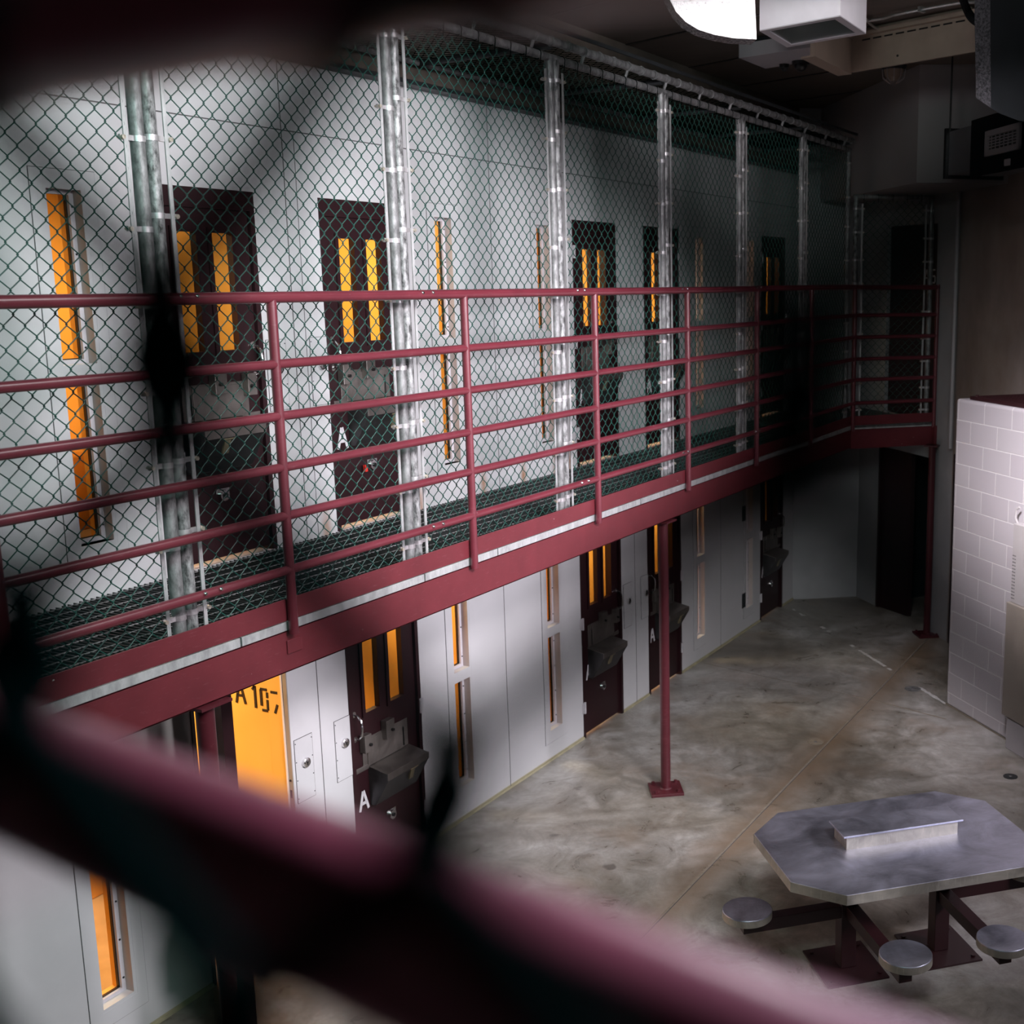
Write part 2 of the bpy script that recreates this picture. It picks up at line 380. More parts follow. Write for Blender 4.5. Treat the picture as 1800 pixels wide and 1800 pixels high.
def cyl(c, axis, r, h, n=16):
    c=Vector(c); a=Vector(axis).normalized(); return MB().tube([c,c+a*h],r,n)

WX=-5.57; DZ=2.56; RX=-4.30; FX=-4.42; CZ=6.3
P0=(-5.57,14.95); P1=(-5.42,15.04); P2=(-4.84,15.45); R0=(-3.22,13.86)
QD=Vector((0.7137,-0.7004)); QN=Vector((-0.7004,-0.7137))       # diagonal wall direction and its room-side normal
def q(t, off=0.0):
    p=Vector(P2)+QD*t+QN*off; return (p.x,p.y)
RD=Vector((0.57,-0.82)).normalized()
def rr(t, off=0.0):
    n=Vector((-0.82,-0.57)).normalized(); p=Vector(R0)+RD*t+n*off; return (p.x,p.y)

# ------------------------------------------------------------------ structure
tag(MB().box(-9,5,-2,18,-0.2,0).build('floor',M['floor']),'grey mottled polished concrete floor of the dayroom','floor',kind='structure')
c_=MB().box(-9,5,-2,18,CZ,CZ+0.25)
tag(c_.build('ceiling',M['ceiling']),'dark concrete plank ceiling','ceiling',kind='structure')
# plank joints in the ceiling
jd=Vector((0.9135,-0.4067)); jn=Vector((0.4067,0.9135))
mj=MB()
for k in range(-3,12):
    c0=Vector((-4.14,9.77))+jn*(k*1.22)
    a=c0-jd*6; b2=c0+jd*9
    mj.wallbox(a,b2,0.03,CZ-0.006,CZ)
tag(mj.build('trim_1',M['black']),kind='structure')
tag(MB().box(-0.9,2.6,-1.6,0.32,2.36,2.56).build('floor_near',M['concrete']),kind='structure')

# cell wall with openings
DOORS=[('A',4.98,0),('B',6.30,1),('C',9.42,0),('D',10.75,1),('E',13.78,0)]   # 0: hinge at low Y, 1: hinge at high Y
DW=0.77; DH=2.15
WINS=[4.385,7.49,8.845,11.92,13.33]
ops=[]
for n_,y,h_ in DOORS:
    ops.append((y,y+DW,0,DH)); ops.append((y,y+DW,DZ,DZ+DH))
def win_dims(i,upper):
    y=WINS[i]
    if not upper and i==0: y=4.235
    return y,y+0.20
for i in range(5):
    a,b2=win_dims(i,True); ops.append((a-0.02,b2+0.02,2.84,4.665))
    a,b2=win_dims(i,False); ops.append((a-0.02,b2+0.02,0.26,2.105))
ys=sorted(set([1.2,14.95]+[o[0] for o in ops]+[o[1] for o in ops]))
wm=MB()
for ya,yb in zip(ys[:-1],ys[1:]):
    ym=(ya+yb)/2; holes=sorted([(o[2],o[3]) for o in ops if o[0]<ym<o[1]]); z=0
    for a,b2 in holes:
        if a>z: wm.box(WX-0.16,WX,ya,yb,z,a)
        z=b2
    wm.box(WX-0.16,WX,ya,yb,z,CZ)
tag(wm.build('wall_left',M['wall']),'white painted panel wall holding the cell doors','wall',kind='structure')
# seams
sm=MB()
for y in (3.62,6.02,8.20,10.48,12.57):
    for z0,z1 in ((0.0,2.5),(2.56,5.5)): sm.box(WX,WX+0.0015,y-0.003,y+0.003,z0,z1)
for y in (6.12,10.58): sm.box(WX,WX+0.0015,y-0.002,y+0.002,2.56,5.09)
sm.box(WX,WX+0.0015,1.2,14.9,5.088,5.095)
tag(sm.build('trim_2',M['seam']),kind='structure')
tag(MB().box(WX,WX+0.13,1.2,14.95,5.50,5.53).build('trim_3',M['dark_steel']),kind='structure')
tag(MB().box(WX,WX+0.012,1.2,4.98,0,0.018).box(WX,WX+0.012,5.75,6.30,0,0.018).box(WX,WX+0.012,7.07,9.42,0,0.018).box(WX,WX+0.012,10.19,10.75,0,0.018).box(WX,WX+0.012,11.52,13.78,0,0.018).box(WX,WX+0.012,14.55,14.95,0,0.018).build('baseboard_left',M['caulk']),kind='structure')

tag(MB().box(WX,WX+0.03,1.2,14.95,5.53,CZ).build('wall_top_shade',M['ceiling']),kind='structure')  # dark strip added over the wall top to stand in for shade
# far walls
fw=MB()
fw.wallbox(P1,P2,0.2,0,CZ).wallbox(P0,P1,0.15,0,CZ)
tag(fw.build('wall_far',M['concrete_grey']),'pale concrete wall segment at the far end of the cell row','wall',kind='structure')
dw=MB()
dw.prism([q(0),q(0.55),q(0.55,-0.2),q(0,-0.2)],0,CZ)
dw.prism([q(0.55),q(0.64),q(0.64,-0.2),q(0.55,-0.2)],2.12,CZ)
dw.prism([q(0.64),q(1.80),q(1.80,-0.2),q(0.64,-0.2)],2.12,2.56)
dw.prism([q(0.64),q(1.80),q(1.80,-0.2),q(0.64,-0.2)],4.84,CZ)
dw.prism([q(1.80),q(2.27),q(2.27,-0.2),q(1.80,-0.2)],0,CZ)
tag(dw.build('wall_back',M['concrete_grey']),'concrete wall running diagonally behind the end of the walkway','wall',kind='structure')
# corridor behind the lower opening
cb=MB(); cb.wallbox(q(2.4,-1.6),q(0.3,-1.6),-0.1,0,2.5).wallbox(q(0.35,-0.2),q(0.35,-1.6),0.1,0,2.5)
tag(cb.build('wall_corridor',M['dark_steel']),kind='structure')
rw=MB()
rw.prism([rr(0.0),rr(0.06),rr(0.06,-0.25),rr(0.0,-0.25)],0,CZ)
rw.prism([rr(0.06),rr(1.0),rr(1.0,-0.25),rr(0.06,-0.25)],2.24,CZ)
rw.prism([rr(1.0),rr(7.0),rr(7.0,-0.25),rr(1.0,-0.25)],0,CZ)
tag(rw.build('wall_right',M['concrete']),'brownish cast concrete wall rising behind the white block wall','wall',kind='structure')
tag(MB().box(4.8,5.0,-2,18,0,CZ).build('wall_side',M['concrete']),kind='structure')
tag(MB().box(-9,5,-2.2,-2.0,0,CZ).build('wall_behind',M['concrete']),kind='structure')
tag(MB().box(-9,5,18,18.2,0,CZ).build('wall_end',M['concrete']),kind='structure')
so=MB().prism([(-3.36,12.48),(-5.55,15.44),(-5.55,17),(2.2,17),(2.2,14.87)],5.16,CZ)
tag(so.build('wall_soffit',M['soffit'],bevel=0.004),'grey boxed soffit hanging from the ceiling above the walkway corner','soffit',kind='structure')

# dark doors at the far end
d=thing('door_11',(*q(1.22),2.58),'dark maroon steel door above the walkway corner, stencilled A6 in white','door',kind='structure')
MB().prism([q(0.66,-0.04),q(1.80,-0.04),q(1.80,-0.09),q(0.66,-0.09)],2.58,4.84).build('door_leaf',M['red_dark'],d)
def strokes(mb, segs, P, th, dep=0.003):
    # segs in a unit box (u right, v up); P maps (u,v)->(Vector point, Vector normal)
    for (u0,v0,u1,v1) in segs:
        a,n=P(u0,v0); b2,_=P(u1,v1); ax=b2-a; L=ax.length; mb.obox((a+b2)/2,ax,n.cross(ax),n,L/2+th*0.3,th,dep/2)
GL={'A':[(0.0,0,0.30,1),(0.36,1,0.7,0),(0.16,0.36,0.5,0.36)],'1':[(0.3,0,0.3,1),(0.3,1,0.12,0.84)],
    '0':[(0.06,0.22,0.06,0.95),(0.06,0.98,0.50,0.98),(0.54,0.85,0.54,0.62),(0.54,0.5,0.54,0.05),(0.48,0.0,0.12,0.0)],
    '7':[(0.05,0.95,0.5,0.95),(0.48,0.38,0.28,0.0)],'6':[(0.5,0.98,0.10,0.98),(0.04,0.92,0.04,0.05),(0.08,0.0,0.5,0.0),(0.54,0.05,0.54,0.45),(0.5,0.5,0.12,0.5)]}
tx=MB()
def Pq(u,v,base=1.47,z=4.17,h=0.15):
    p=q(base+u*h,-0.035); return Vector((*p,z+v*h)),Vector((QN.x,QN.y,0))
strokes(tx,GL['A'],lambda u,v:Pq(u,v),0.010)
strokes(tx,GL['6'],lambda u,v:Pq(u,v,1.63),0.010)
tx.build('room_number',M['letter_white'],d)
d=thing('door_12',(*q(0.85,-0.1),0.0),'dark maroon door leaf standing in the shadowed opening below the walkway corner','door',kind='structure')
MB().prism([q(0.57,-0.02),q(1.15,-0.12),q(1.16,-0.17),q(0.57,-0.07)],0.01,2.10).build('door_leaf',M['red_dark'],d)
MB().prism([q(0.55,0.01),q(0.59,0.01),q(0.59,-0.2),q(0.55,-0.2)],0,2.12).build('door_frame',M['red_dark'],d)
d=thing('door_13',(*rr(0.5),0.0),'dark maroon door in the right wall beside the white block wall','door',kind='structure')
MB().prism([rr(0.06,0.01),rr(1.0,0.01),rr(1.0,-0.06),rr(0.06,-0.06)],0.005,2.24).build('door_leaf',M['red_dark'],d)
# pale vertical conduit on the wall edge
tag(MB().tube([(*rr(0.02,0.04),2.3),(*rr(0.02,0.04),5.16)],0.022,10).build('wall_conduit',M['pale_panel'],smooth=True),
    'pale vertical pipe running up the edge of the brown concrete wall','pipe')

# ------------------------------------------------------------------ cells behind the wall
def cell(n,y0,y1,z0,z1,power):
    x0=-7.9; x1=WX-0.16
    c=MB()
    c.box(x0-0.06,x0,y0-0.06,y1+0.06,z0,z1); c.box(x0,x1,y0-0.06,y0,z0,z1); c.box(x0,x1,y1,y1+0.06,z0,z1)
    c.box(x0-0.06,x1,y0-0.06,y1+0.06,z1,z1+0.05)
    tag(c.build('wall_cell_%d'%n,M['cell_yellow']),kind='structure')
    tag(MB().box(x0-0.06,x1,y0-0.06,y1+0.06,z0-0.03,z0+0.002).build('floor_cell_%d'%n,M['cell_floor']),kind='structure')
    tag(MB().box(x0,x0+0.75,y0,y1,z0+0.002,z0+0.5).build('trim_bunk_%d'%n,M['bunk'],bevel=0.01),kind='structure')
    L=area('cell_lamp',((x0+x1)/2+0.2,(y0+y1)/2,z1-0.04),((x0+x1)/2+0.2,(y0+y1)/2,0),0.9,0.5,power,(1.0,0.86,0.58))
cr=[(3.70,5.80),(6.16,8.14),(8.26,10.36),(10.64,12.5),(12.66,14.8)]
pw_u=[46,44,42,42,30]; pw_l=[52,56,52,44,5]
for i,(a,b2) in enumerate(cr):
    cell(i+1,a,b2,DZ,4.95,pw_u[i]); cell(i+6,a,5.75 if i==0 else b2,0.0,2.45,pw_l[i])
# A107 stencil on the inner side wall of the open cell
yA=5.7475-0.0015
sn=thing('stencilled_number',(-6.0,yA,1.5),'black stencilled A107 on the amber side wall of the open cell','sign')
def PA(u,v,x,z,h=0.145):
    return Vector((x+u*h*0.75,yA,z+v*h)),Vector((0,-1,0))
for ch,x,z in (('A',-6.003,1.492),('1',-5.873,1.478),('0',-5.797,1.469),('7',-5.710,1.464)):
    tx=MB(); strokes(tx,GL[ch],lambda u,v,x=x,z=z:PA(u,v,x,z),0.0085)
    tx.build('letter' if ch=='A' else 'digit',M['letter_black'],sn)

# ------------------------------------------------------------------ cell windows
def window_proto(upper,i):
    # local frame: origin at opening low-Y corner on wall face, z relative to deck
    w_=thing('window_1',(0,0,0),None,None,kind='structure')
    f=MB(); zs=[(0.28,1.13),(1.215,2.085)]
    # surround frame lining the opening
    f.box(-0.15,0.004,-0.02,0.0,0.26,2.105).box(-0.15,0.004,0.20,0.22,0.26,2.105)
    f.box(-0.15,0.004,0,0.20,0.26,0.28).box(-0.15,0.004,0,0.20,1.13,1.215).box(-0.15,0.004,0,0.20,2.085,2.105)
    f.box(0.0,0.005,-0.085,-0.02,0.17,2.18).box(0.0,0.005,0.22,0.285,0.17,2.18).box(0.0,0.005,-0.02,0.22,0.17,0.26).box(0.0,0.005,-0.02,0.22,2.105,2.18)
    f.build('window_frame',M['wall'],w_)
    s_=MB()
    for a,b2 in zs: s_.box(-0.09,-0.055,0.172,0.20,a,b2).box(-0.09,-0.055,0,0.014,a,b2).box(-0.09,-0.055,0.014,0.172,a,a+0.022).box(-0.09,-0.055,0.014,0.172,b2-0.022,b2)
    st=s_.build('glazing_stop',M['reveal'],w_)
    t_=MB()
    for a,b2 in zs: t_.box(-0.0545,0.003,0.1975,0.20,a,b2)
    t_.build('side_reveal',M['reveal_side'],w_)
    gk=MB()
    for a,b2 in zs: gk.box(-0.090,-0.072,0.166,0.172,a+0.02,b2-0.02).box(-0.090,-0.072,0.02,0.166,a+0.022,a+0.027)
    gk.build('gasket',M['black'],w_)
    ir=MB()
    for a,b2 in zs: ir.box(-0.158,-0.091,0.194,0.20,a,b2).box(-0.158,-0.091,0.0,0.004,a,b2).box(-0.158,-0.091,0.004,0.194,a,a+0.004).box(-0.158,-0.091,0.004,0.194,b2-0.004,b2)
    ir.build('inner_reveal',M['cell_yellow'],w_)
    for a,b2 in zs:
        for j in range(4):
            z=a+0.08+(b2-a-0.16)*j/3; MB().tube([(-0.056,0.186,z),(-0.051,0.186,z)],0.006,8).build('screw',M['dark_steel'],w_)
    for a,b2 in zs: MB().box(-0.082,-0.076,0.013,0.173,a+0.01,b2-0.01).build('pane',M['glass'],w_)
    hl=MB()
    for (a,b2,c,d_) in ((-0.088,-0.085,0.167,2.183),(0.285,0.288,0.167,2.183),(-0.088,0.288,0.167,0.17),(-0.088,0.288,2.18,2.183)): hl.box(0,0.0025,a,b2,c,d_)
    hl.build('frame_seam',M['seam'],w_)
    return w_
wp=None; cnt=0
WL={(0,1):'tall slit window lit amber, leftmost on the upper level',(1,1):'tall slit window on the upper level between the second and third upper cell doors, left one',
    (2,1):'tall slit window on the upper level just left of the third upper cell door',(3,1):'dim tall slit window on the upper level right of the fourth upper cell door',
    (4,1):'dim tall slit window on the upper level just left of the farthest upper cell door',
    (0,0):'low slit window lit amber at the bottom left of the photo',(1,0):'tall slit window on the lower level just right of the near closed cell door',
    (2,0):'tall slit window on the lower level, left of the middle pair of cell doors',(3,0):'dim tall slit window on the lower level right of the red column',
    (4,0):'dark slit window on the lower level beside the farthest cell door'}
for up_ in (1,0):
    for i in range(5):
        if wp is None: wp=window_proto(1,0); o=wp
        else: o=copy_tree(wp)
        a,_=win_dims(i,bool(up_)); o.location=(WX,a,DZ if up_ else 0.0)
        tag(o,WL[(i,up_)],'window',kind='structure')

# ------------------------------------------------------------------ cell doors
def door_proto(hinge_high):
    # origin at opening low-Y corner at deck level on wall face; mirrored for hinge_high=0
    def Y(y): return y if hinge_high else DW-y
    def bx(m,x0,x1,y0,y1,z0,z1):
        a,b2=sorted((Y(y0),Y(y1))); m.box(x0,x1,a,b2,z0,z1); return m
    t=thing('door_1',(0,0,0),None,None,kind='structure')
    f=MB(); bx(f,-0.15,0.006,0,0.035,0,DH); bx(f,-0.15,0.006,DW-0.035,DW,0,DH); bx(f,-0.15,0.006,0.035,DW-0.035,2.04,DH)
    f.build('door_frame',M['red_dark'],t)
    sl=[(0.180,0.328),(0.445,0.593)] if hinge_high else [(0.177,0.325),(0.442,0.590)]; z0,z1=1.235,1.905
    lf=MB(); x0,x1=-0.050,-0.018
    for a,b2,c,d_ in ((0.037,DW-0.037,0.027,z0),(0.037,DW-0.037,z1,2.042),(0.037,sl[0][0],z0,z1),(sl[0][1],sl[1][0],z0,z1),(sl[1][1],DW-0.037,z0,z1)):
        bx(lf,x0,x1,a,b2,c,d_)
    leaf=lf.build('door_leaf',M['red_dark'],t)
    tr=MB()
    for a,b2 in sl:
        bx(tr,x1,x1+0.012,a-0.03,a,z0-0.03,z1+0.03); bx(tr,x1,x1+0.012,b2,b2+0.03,z0-0.03,z1+0.03)
        bx(tr,x1,x1+0.012,a,b2,z0-0.03,z0); bx(tr,x1,x1+0.012,a,b2,z1,z1+0.03)
    tr.build('slit_trim',M['red_dark'],t)
    for a,b2 in sl: bx(MB(),-0.052,-0.048,a,b2,z0,z1).build('slit_pane',M['glass'],t)
    # pull handle
    h=MB(); y=Y(0.065)
    h.tube([(x1,y,1.255),(0.02,y,1.25),(0.045,y,1.22),(0.052,y,1.165),(0.045,y,1.11),(0.02,y,1.082),(x1,y,1.078)],0.009,8)
    h.tube([(x1,y,1.257),(x1+0.006,y,1.257)],0.022,10); h.tube([(x1,y,1.076),(x1+0.006,y,1.076)],0.022,10)
    h.build('door_handle',M['chrome'],t,smooth=True)
    # food pass hatch
    hp=MB(); bx(hp,x1,x1+0.006,0.13,0.625,0.845,1.05)
    hatch=hp.build('hatch_plate',M['steel_door'],t,bevel=0.002)
    fl=MB(); bx(fl,x1+0.006,x1+0.014,0.175,0.555,0.845,1.035); bx(fl,x1,x1+0.010,0.05,0.19,0.825,0.86); fl.build('hatch_flap',M['steel_door'],hatch,bevel=0.002)
    hg=MB(); ya=Y(0.57); hg.tube([(x1+0.012,ya,0.86),(x1+0.012,ya,1.0)],0.004,6); hg.build('hatch_hinge',M['black'],hatch)
    for (a,b2,c,d_) in ((0.105,0.175,0.965,1.095),(0.335,0.425,0.99,1.125)):
        lb=MB(); bx(lb,x1+0.004,x1+0.055,a,b2,c,d_); lo=lb.build('lock_box',M['steel_door'],t,bevel=0.003)
        yy=Y((a+b2)/2+0.012); cyl((x1+0.055,yy,(c+d_)/2-0.01),(1,0,0),0.011,0.018,10).build('lock_core',M['black'],lo)
    # hopper box
    y0,y1=0.185,0.635; zt,zb=0.80,0.555; xo=0.15; xb=0.03
    hb=MB(); a,b2=sorted((Y(y0),Y(y1))); th=0.006
    prof=[(x1,0.835),(xo,zt),(xo,zt-0.045),(xb,zb),(x1,zb)]
    def side(yv,y2):
        hb.extrude([(px,yv,pz) for px,pz in prof],(0,y2-yv,0))
    side(a,a+th); side(b2-th,b2)
    hb.extrude([(xo-0.004,a,zt-0.045),(xo+0.004,a,zt-0.045),(xb+0.004,a,zb),(xb-0.004,a,zb)],(0,b2-a,0))
    hb.box(x1,xb,a,b2,zb-0.004,zb+0.004)
    bo=hb.build('hopper_box',M['steel_box'],t)
    ld=MB().extrude([(x1,a-0.004,0.842),(xo+0.004,a-0.004,zt+0.006),(xo+0.004,a-0.004,zt),(x1,a-0.004,0.835)],(0,b2-a+0.008,0))
    ld.box(xo,xo+0.008,a-0.006,b2+0.006,zt-0.045,zt+0.008); ld.build('hopper_lid',M['steel_door'],bo,bevel=0.0015)
    lt=MB(); ym=Y(0.47); lt.obox((xo-0.02,ym,zt-0.095),(0.3,0,0.9),(0,1,0),(0.9,0,-0.3),0.045,0.022,0.006); lt.tube([(xo+0.0,ym-0.04,zt-0.055),(xo+0.0,ym+0.05,zt-0.055)],0.005,6)
    lt.build('hopper_latch',M['brass'],bo)
    # lower lock
    k=MB(); yk=Y(0.39); k.tube([(x1,yk,0.395),(x1+0.03,yk,0.395)],0.034,14); k.box(x1,x1+0.012,yk-0.05,yk+0.05,0.405,0.435)
    ko=k.build('door_lock',M['chrome'],t,smooth=True)
    cyl((x1+0.03,yk+0.0,0.395),(1,0,0),0.014,0.008,10).build('key_core',M['black'],ko)
    for z in (0.30,1.10,1.88):
        m_=MB(); yh=Y(DW-0.012); m_.tube([(0.012,yh,z-0.055),(0.012,yh,z+0.055)],0.013,8); m_.box(0.0,0.008,min(yh,Y(DW+0.02)),max(yh,Y(DW+0.02)),z-0.05,z+0.05); m_.build('hinge',M['pale_panel'],t)
    lm=MB()
    y_=(0.075 if hinge_high else 0.10)
    strokes(lm,GL['A'],lambda u,v:(Vector((x1+0.002,y_+u*0.125,0.54+v*0.135)),Vector((1,0,0))),0.011)
    lm.build('stencil_letter',M['letter_white'],t)
    return t
dp={0:door_proto(0),1:door_proto(1)}; used={0:False,1:False}
DL={('A',1):'dark maroon cell door on the upper level behind the left galvanised posts',
    ('B',1):'dark maroon cell door on the upper level behind the second pair of posts',
    ('C',1):'dark maroon cell door on the upper level left of the middle of the walkway, third from left',
    ('D',1):'dark maroon cell door on the upper level half hidden by the fourth pair of posts',
    ('E',1):'farthest dark maroon cell door on the upper level with two thin amber slits',
    ('B',0):'closed maroon cell door on the lower level right of the open amber cell',
    ('C',0):'dark maroon cell door on the lower level left of the red column, right of a slit window',
    ('D',0):'dark maroon cell door on the lower level directly behind the red column',
    ('E',0):'farthest dark maroon cell door on the lower level in deep shade'}
for up_ in (1,0):
    for n_,y,h_ in DOORS:
        if (n_,up_)==('A',0): continue
        if used[h_]: o=copy_tree(dp[h_])
        else: o=dp[h_]; used[h_]=True
        o.location=(WX,y,DZ if up_ else 0.0); tag(o,DL[(n_,up_)],'door',kind='structure')
# red tag hanging on the second upper door
tag(MB().box(WX,WX+0.02,6.585,6.61,2.92,2.965).build('lock_tag',M['keytag']),'small red tag beside the low lock of the second upper cell door','tag')
# open cell doorway + leaf
d=thing('door_10',(WX,4.98,0),'open maroon cell door seen edge-on beside the amber A107 cell','door',kind='structure')
f=MB(); f.box(WX-0.15,WX+0.006,4.98,5.005,0,DH).box(WX-0.15,WX+0.006,5.005,5.72,2.09,DH); f.build('door_frame',M['red_dark'],d)
f=MB(); f.box(WX-0.032,WX+0.002,5.742,5.75,0,DH); f.build('door_jamb',M['beige'],d)
MB().box(WX-0.165,WX-0.045,5.7478,5.75,0,DH).build('jamb_lining',M['cell_yellow'],d)
MB().tube([(WX-0.016,5.742,1.02),(WX-0.016,5.739,1.02)],0.008,10).box(WX-0.024,WX-0.010,5.740,5.742,0.90,0.955).build('strike_plate',M['dark_steel'],d)
f=MB(); f.box(WX-0.046,WX-0.032,5.738,5.75,0,DH); f.build('weather_strip',M['white_metal'],d)
ld=Vector((0.841,-0.541,0)).normalized(); ln=Vector((-ld.y,ld.x,0)); 
hp=Vector((WX+0.03,4.99,0))
def LP(s,o_,z): v=hp+ld*s+ln*o_; return (v.x,v.y,z)
def lbox(mb,s0,s1,o0,o1,z0,z1):
    return mb.add([LP(s0,o0,z0),LP(s1,o0,z0),LP(s1,o1,z0),LP(s0,o1,z0),LP(s0,o0,z1),LP(s1,o0,z1),LP(s1,o1,z1),LP(s0,o1,z1)],[(0,3,2,1),(4,5,6,7),(0,1,5,4),(1,2,6,5),(2,3,7,6),(3,0,4,7)])
lf=MB()
for a,b2,c,d_ in ((0,0.78,0.02,1.235),(0,0.78,1.905,2.06),(0,0.21,1.235,1.905),(0.31,0.47,1.235,1.905),(0.57,0.78,1.235,1.905)): lbox(lf,a,b2,0,0.055,c,d_)
lf.build('door_leaf',M['red_dark'],d)
for a,b2 in ((0.21,0.31),(0.47,0.57)): lbox(MB(),a,b2,0.024,0.030,1.235,1.905).build('slit_pane',M['glass'],d)
hx=MB(); lbox(hx,0.15,0.62,-0.13,0.0,0.56,0.80); hx.build('hopper_box',M['steel_box'],d)
hx=MB(); hx.tube([LP(0.40,0,0.395),LP(0.40,-0.05,0.395)],0.034,14); hx.build('door_lock',M['chrome'],d)
hx=MB(); lbox(hx,0.12,0.62,-0.006,0.0,0.85,1.05); hx.build('hatch_plate',M['steel_box'],d)
# lock access panels
AP={(6.235,0):'small steel access panel with round lock left of the closed lower cell door',(5.86,0):'small access panel with round lock right of the open amber cell',
    (10.32,0):'small access panel with round lock right of the middle lower cell door',(10.68,0):'small access panel with round lock just left of the column-hidden lower cell door',
    (6.235,1):'small access panel with round lock between the two near upper cell doors, right one',(5.86,1):'small access panel with round lock between the two near upper cell doors, left one'}
first=None
for (y,u),lb in AP.items():
    if first is None:
        t=thing('access_panel',(WX,0,0),None,None)
        MB().box(WX,WX+0.004,-0.085,0.075,0.85,1.28).build('panel_plate',M['wall'],t)
        fr=MB()
        for a,b2,c,d_ in ((-0.088,-0.085,0.847,1.283),(0.075,0.078,0.847,1.283),(-0.085,0.075,0.847,0.85),(-0.085,0.075,1.28,1.283)): fr.box(WX,WX+0.003,a,b2,c,d_)
        fr.build('panel_seam',M['seam'],t)
        k=MB().tube([(WX+0.003,0,1.105),(WX+0.022,0,1.105),(WX+0.026,0,1.105)],[0.032,0.032,0.026],18); ko=k.build('lock_cylinder',M['chrome'],t,smooth=True)
        MB().box(WX+0.026,WX+0.028,-0.003,0.003,1.088,1.105).tube([(WX+0.026,0,1.108),(WX+0.028,0,1.108)],0.006,8).build('keyhole',M['black'],ko)
        for i in range(4):
            for yy in (-0.078,0.068): MB().tube([(WX+0.004,yy,0.88+0.125*i),(WX+0.006,yy,0.88+0.125*i)],0.004,6).build('screw',M['dark_steel'],t)
        first=t
    else: t=copy_tree(first)
    t.location=(WX,y,DZ*u); tag(t,lb,'access panel','lock access panels in the cell wall')
for z,lb in ((1.47,'upper'),(0.40,'lower')):
    tag(MB().box(WX,WX+0.006,13.20,13.30,z-0.09,z+0.09).box(WX,WX+0.012,13.22,13.28,z-0.03,z+0.05).build('wall_plate',M['dark_steel']),
        'small dark plate on the shaded wall left of the farthest lower door, %s of two'%lb,'wall plate','dark plates near the farthest lower door')

# ------------------------------------------------------------------ walkway deck
CORN=Vector((RX,13.40)); ENDP=Vector(q(1.85,0.0))
CD=(ENDP-CORN).normalized(); CN=Vector((-CD.y,CD.x))     # CN points away from the room
g=thing('deck_grating',(-4.95,8,DZ-0.03),'dark open steel grating floor of the upper walkway','grating')
m1=MB()
y=2.3
while y<13.4:
    m1.box(WX+0.005,RX-0.01,y-0.0025,y+0.0025,DZ-0.036,DZ); y+=0.034
m1.build('bearing_bars',M['grate'],g,); g.children[0]['kind']='stuff'
m2=MB()
x=WX+0.04
while x<RX-0.02:
    m2.tube([(x,2.3,DZ-0.002),(x,13.4,DZ-0.002)],0.004,5); x+=0.098
o=m2.build('cross_rods',M['galv_dull'],g); o['kind']='stuff'
ps=[2.3,4.17,5.55,6.28,8.2,9.75,11.2,12.4,13.38]
POSTS=[3.0,4.48,5.99,7.5,8.99,10.47,11.93]
for a,b2 in zip(ps[:-1],ps[1:]):
    MB().box(RX-0.012,RX+0.002,a+0.006,b2-0.006,DZ-0.045,DZ-0.002).build('edge_band',M['galv_light'],g)
m3_=MB().prism([(RX,13.40),tuple(ENDP),q(1.85,0.004),q(0.1,0.004),(-5.3,15.0),(WX+0.01,14.9),(WX+0.01,13.4)],DZ-0.03,DZ-0.002)
m3_.build('corner_plate',M['grate'],g)
MB().prism([(RX-0.012,13.39),tuple(ENDP+CN*0.012),tuple(ENDP),(RX,13.40)],DZ-0.045,DZ-0.001).build('edge_band',M['galv_light'],g)
# joists
for k,y in enumerate((3.97,5.6,7.26,8.68,10.4,12.0)):
    tag(MB().box(WX+0.004,RX-0.07,y-0.03,y+0.03,2.40,DZ-0.037).build('deck_joist',M['red_beam']),'maroon joist under the walkway grating','joist','joists under the walkway')
b=thing('edge_beam',(RX,8,2.41),'maroon steel channel beam carrying the edge of the upper walkway','beam')
bm=MB(); 
bm.box(RX-0.012,RX,2.2,13.40,2.305,2.515).box(RX-0.07,RX,2.2,13.40,2.505,2.515).box(RX-0.07,RX,2.2,13.40,2.305,2.315)
bm.build('channel',M['red_beam'],b,bevel=0.003)
bc=MB().prism([(RX,13.40),tuple(ENDP),tuple(ENDP+CN*0.012),(RX-0.012,13.405)],2.29,2.515); bc.prism([(RX,13.40),tuple(ENDP),tuple(ENDP+CN*0.07),(RX-0.07,13.41)],2.505,2.515)
bc.build('corner_channel',M['red_beam'],b)
MB().box(RX,RX+0.008,4.455,4.555,2.395,2.465).build('name_plate',M['red_beam'],b,bevel=0.004)
MB().obox((*(ENDP+Vector((0.03,-0.02))),2.36),(CD.x,CD.y,0),(-CD.y,CD.x,0),(0,0,1),0.04,0.03,0.16).build('end_plate',M['red_beam'],b)
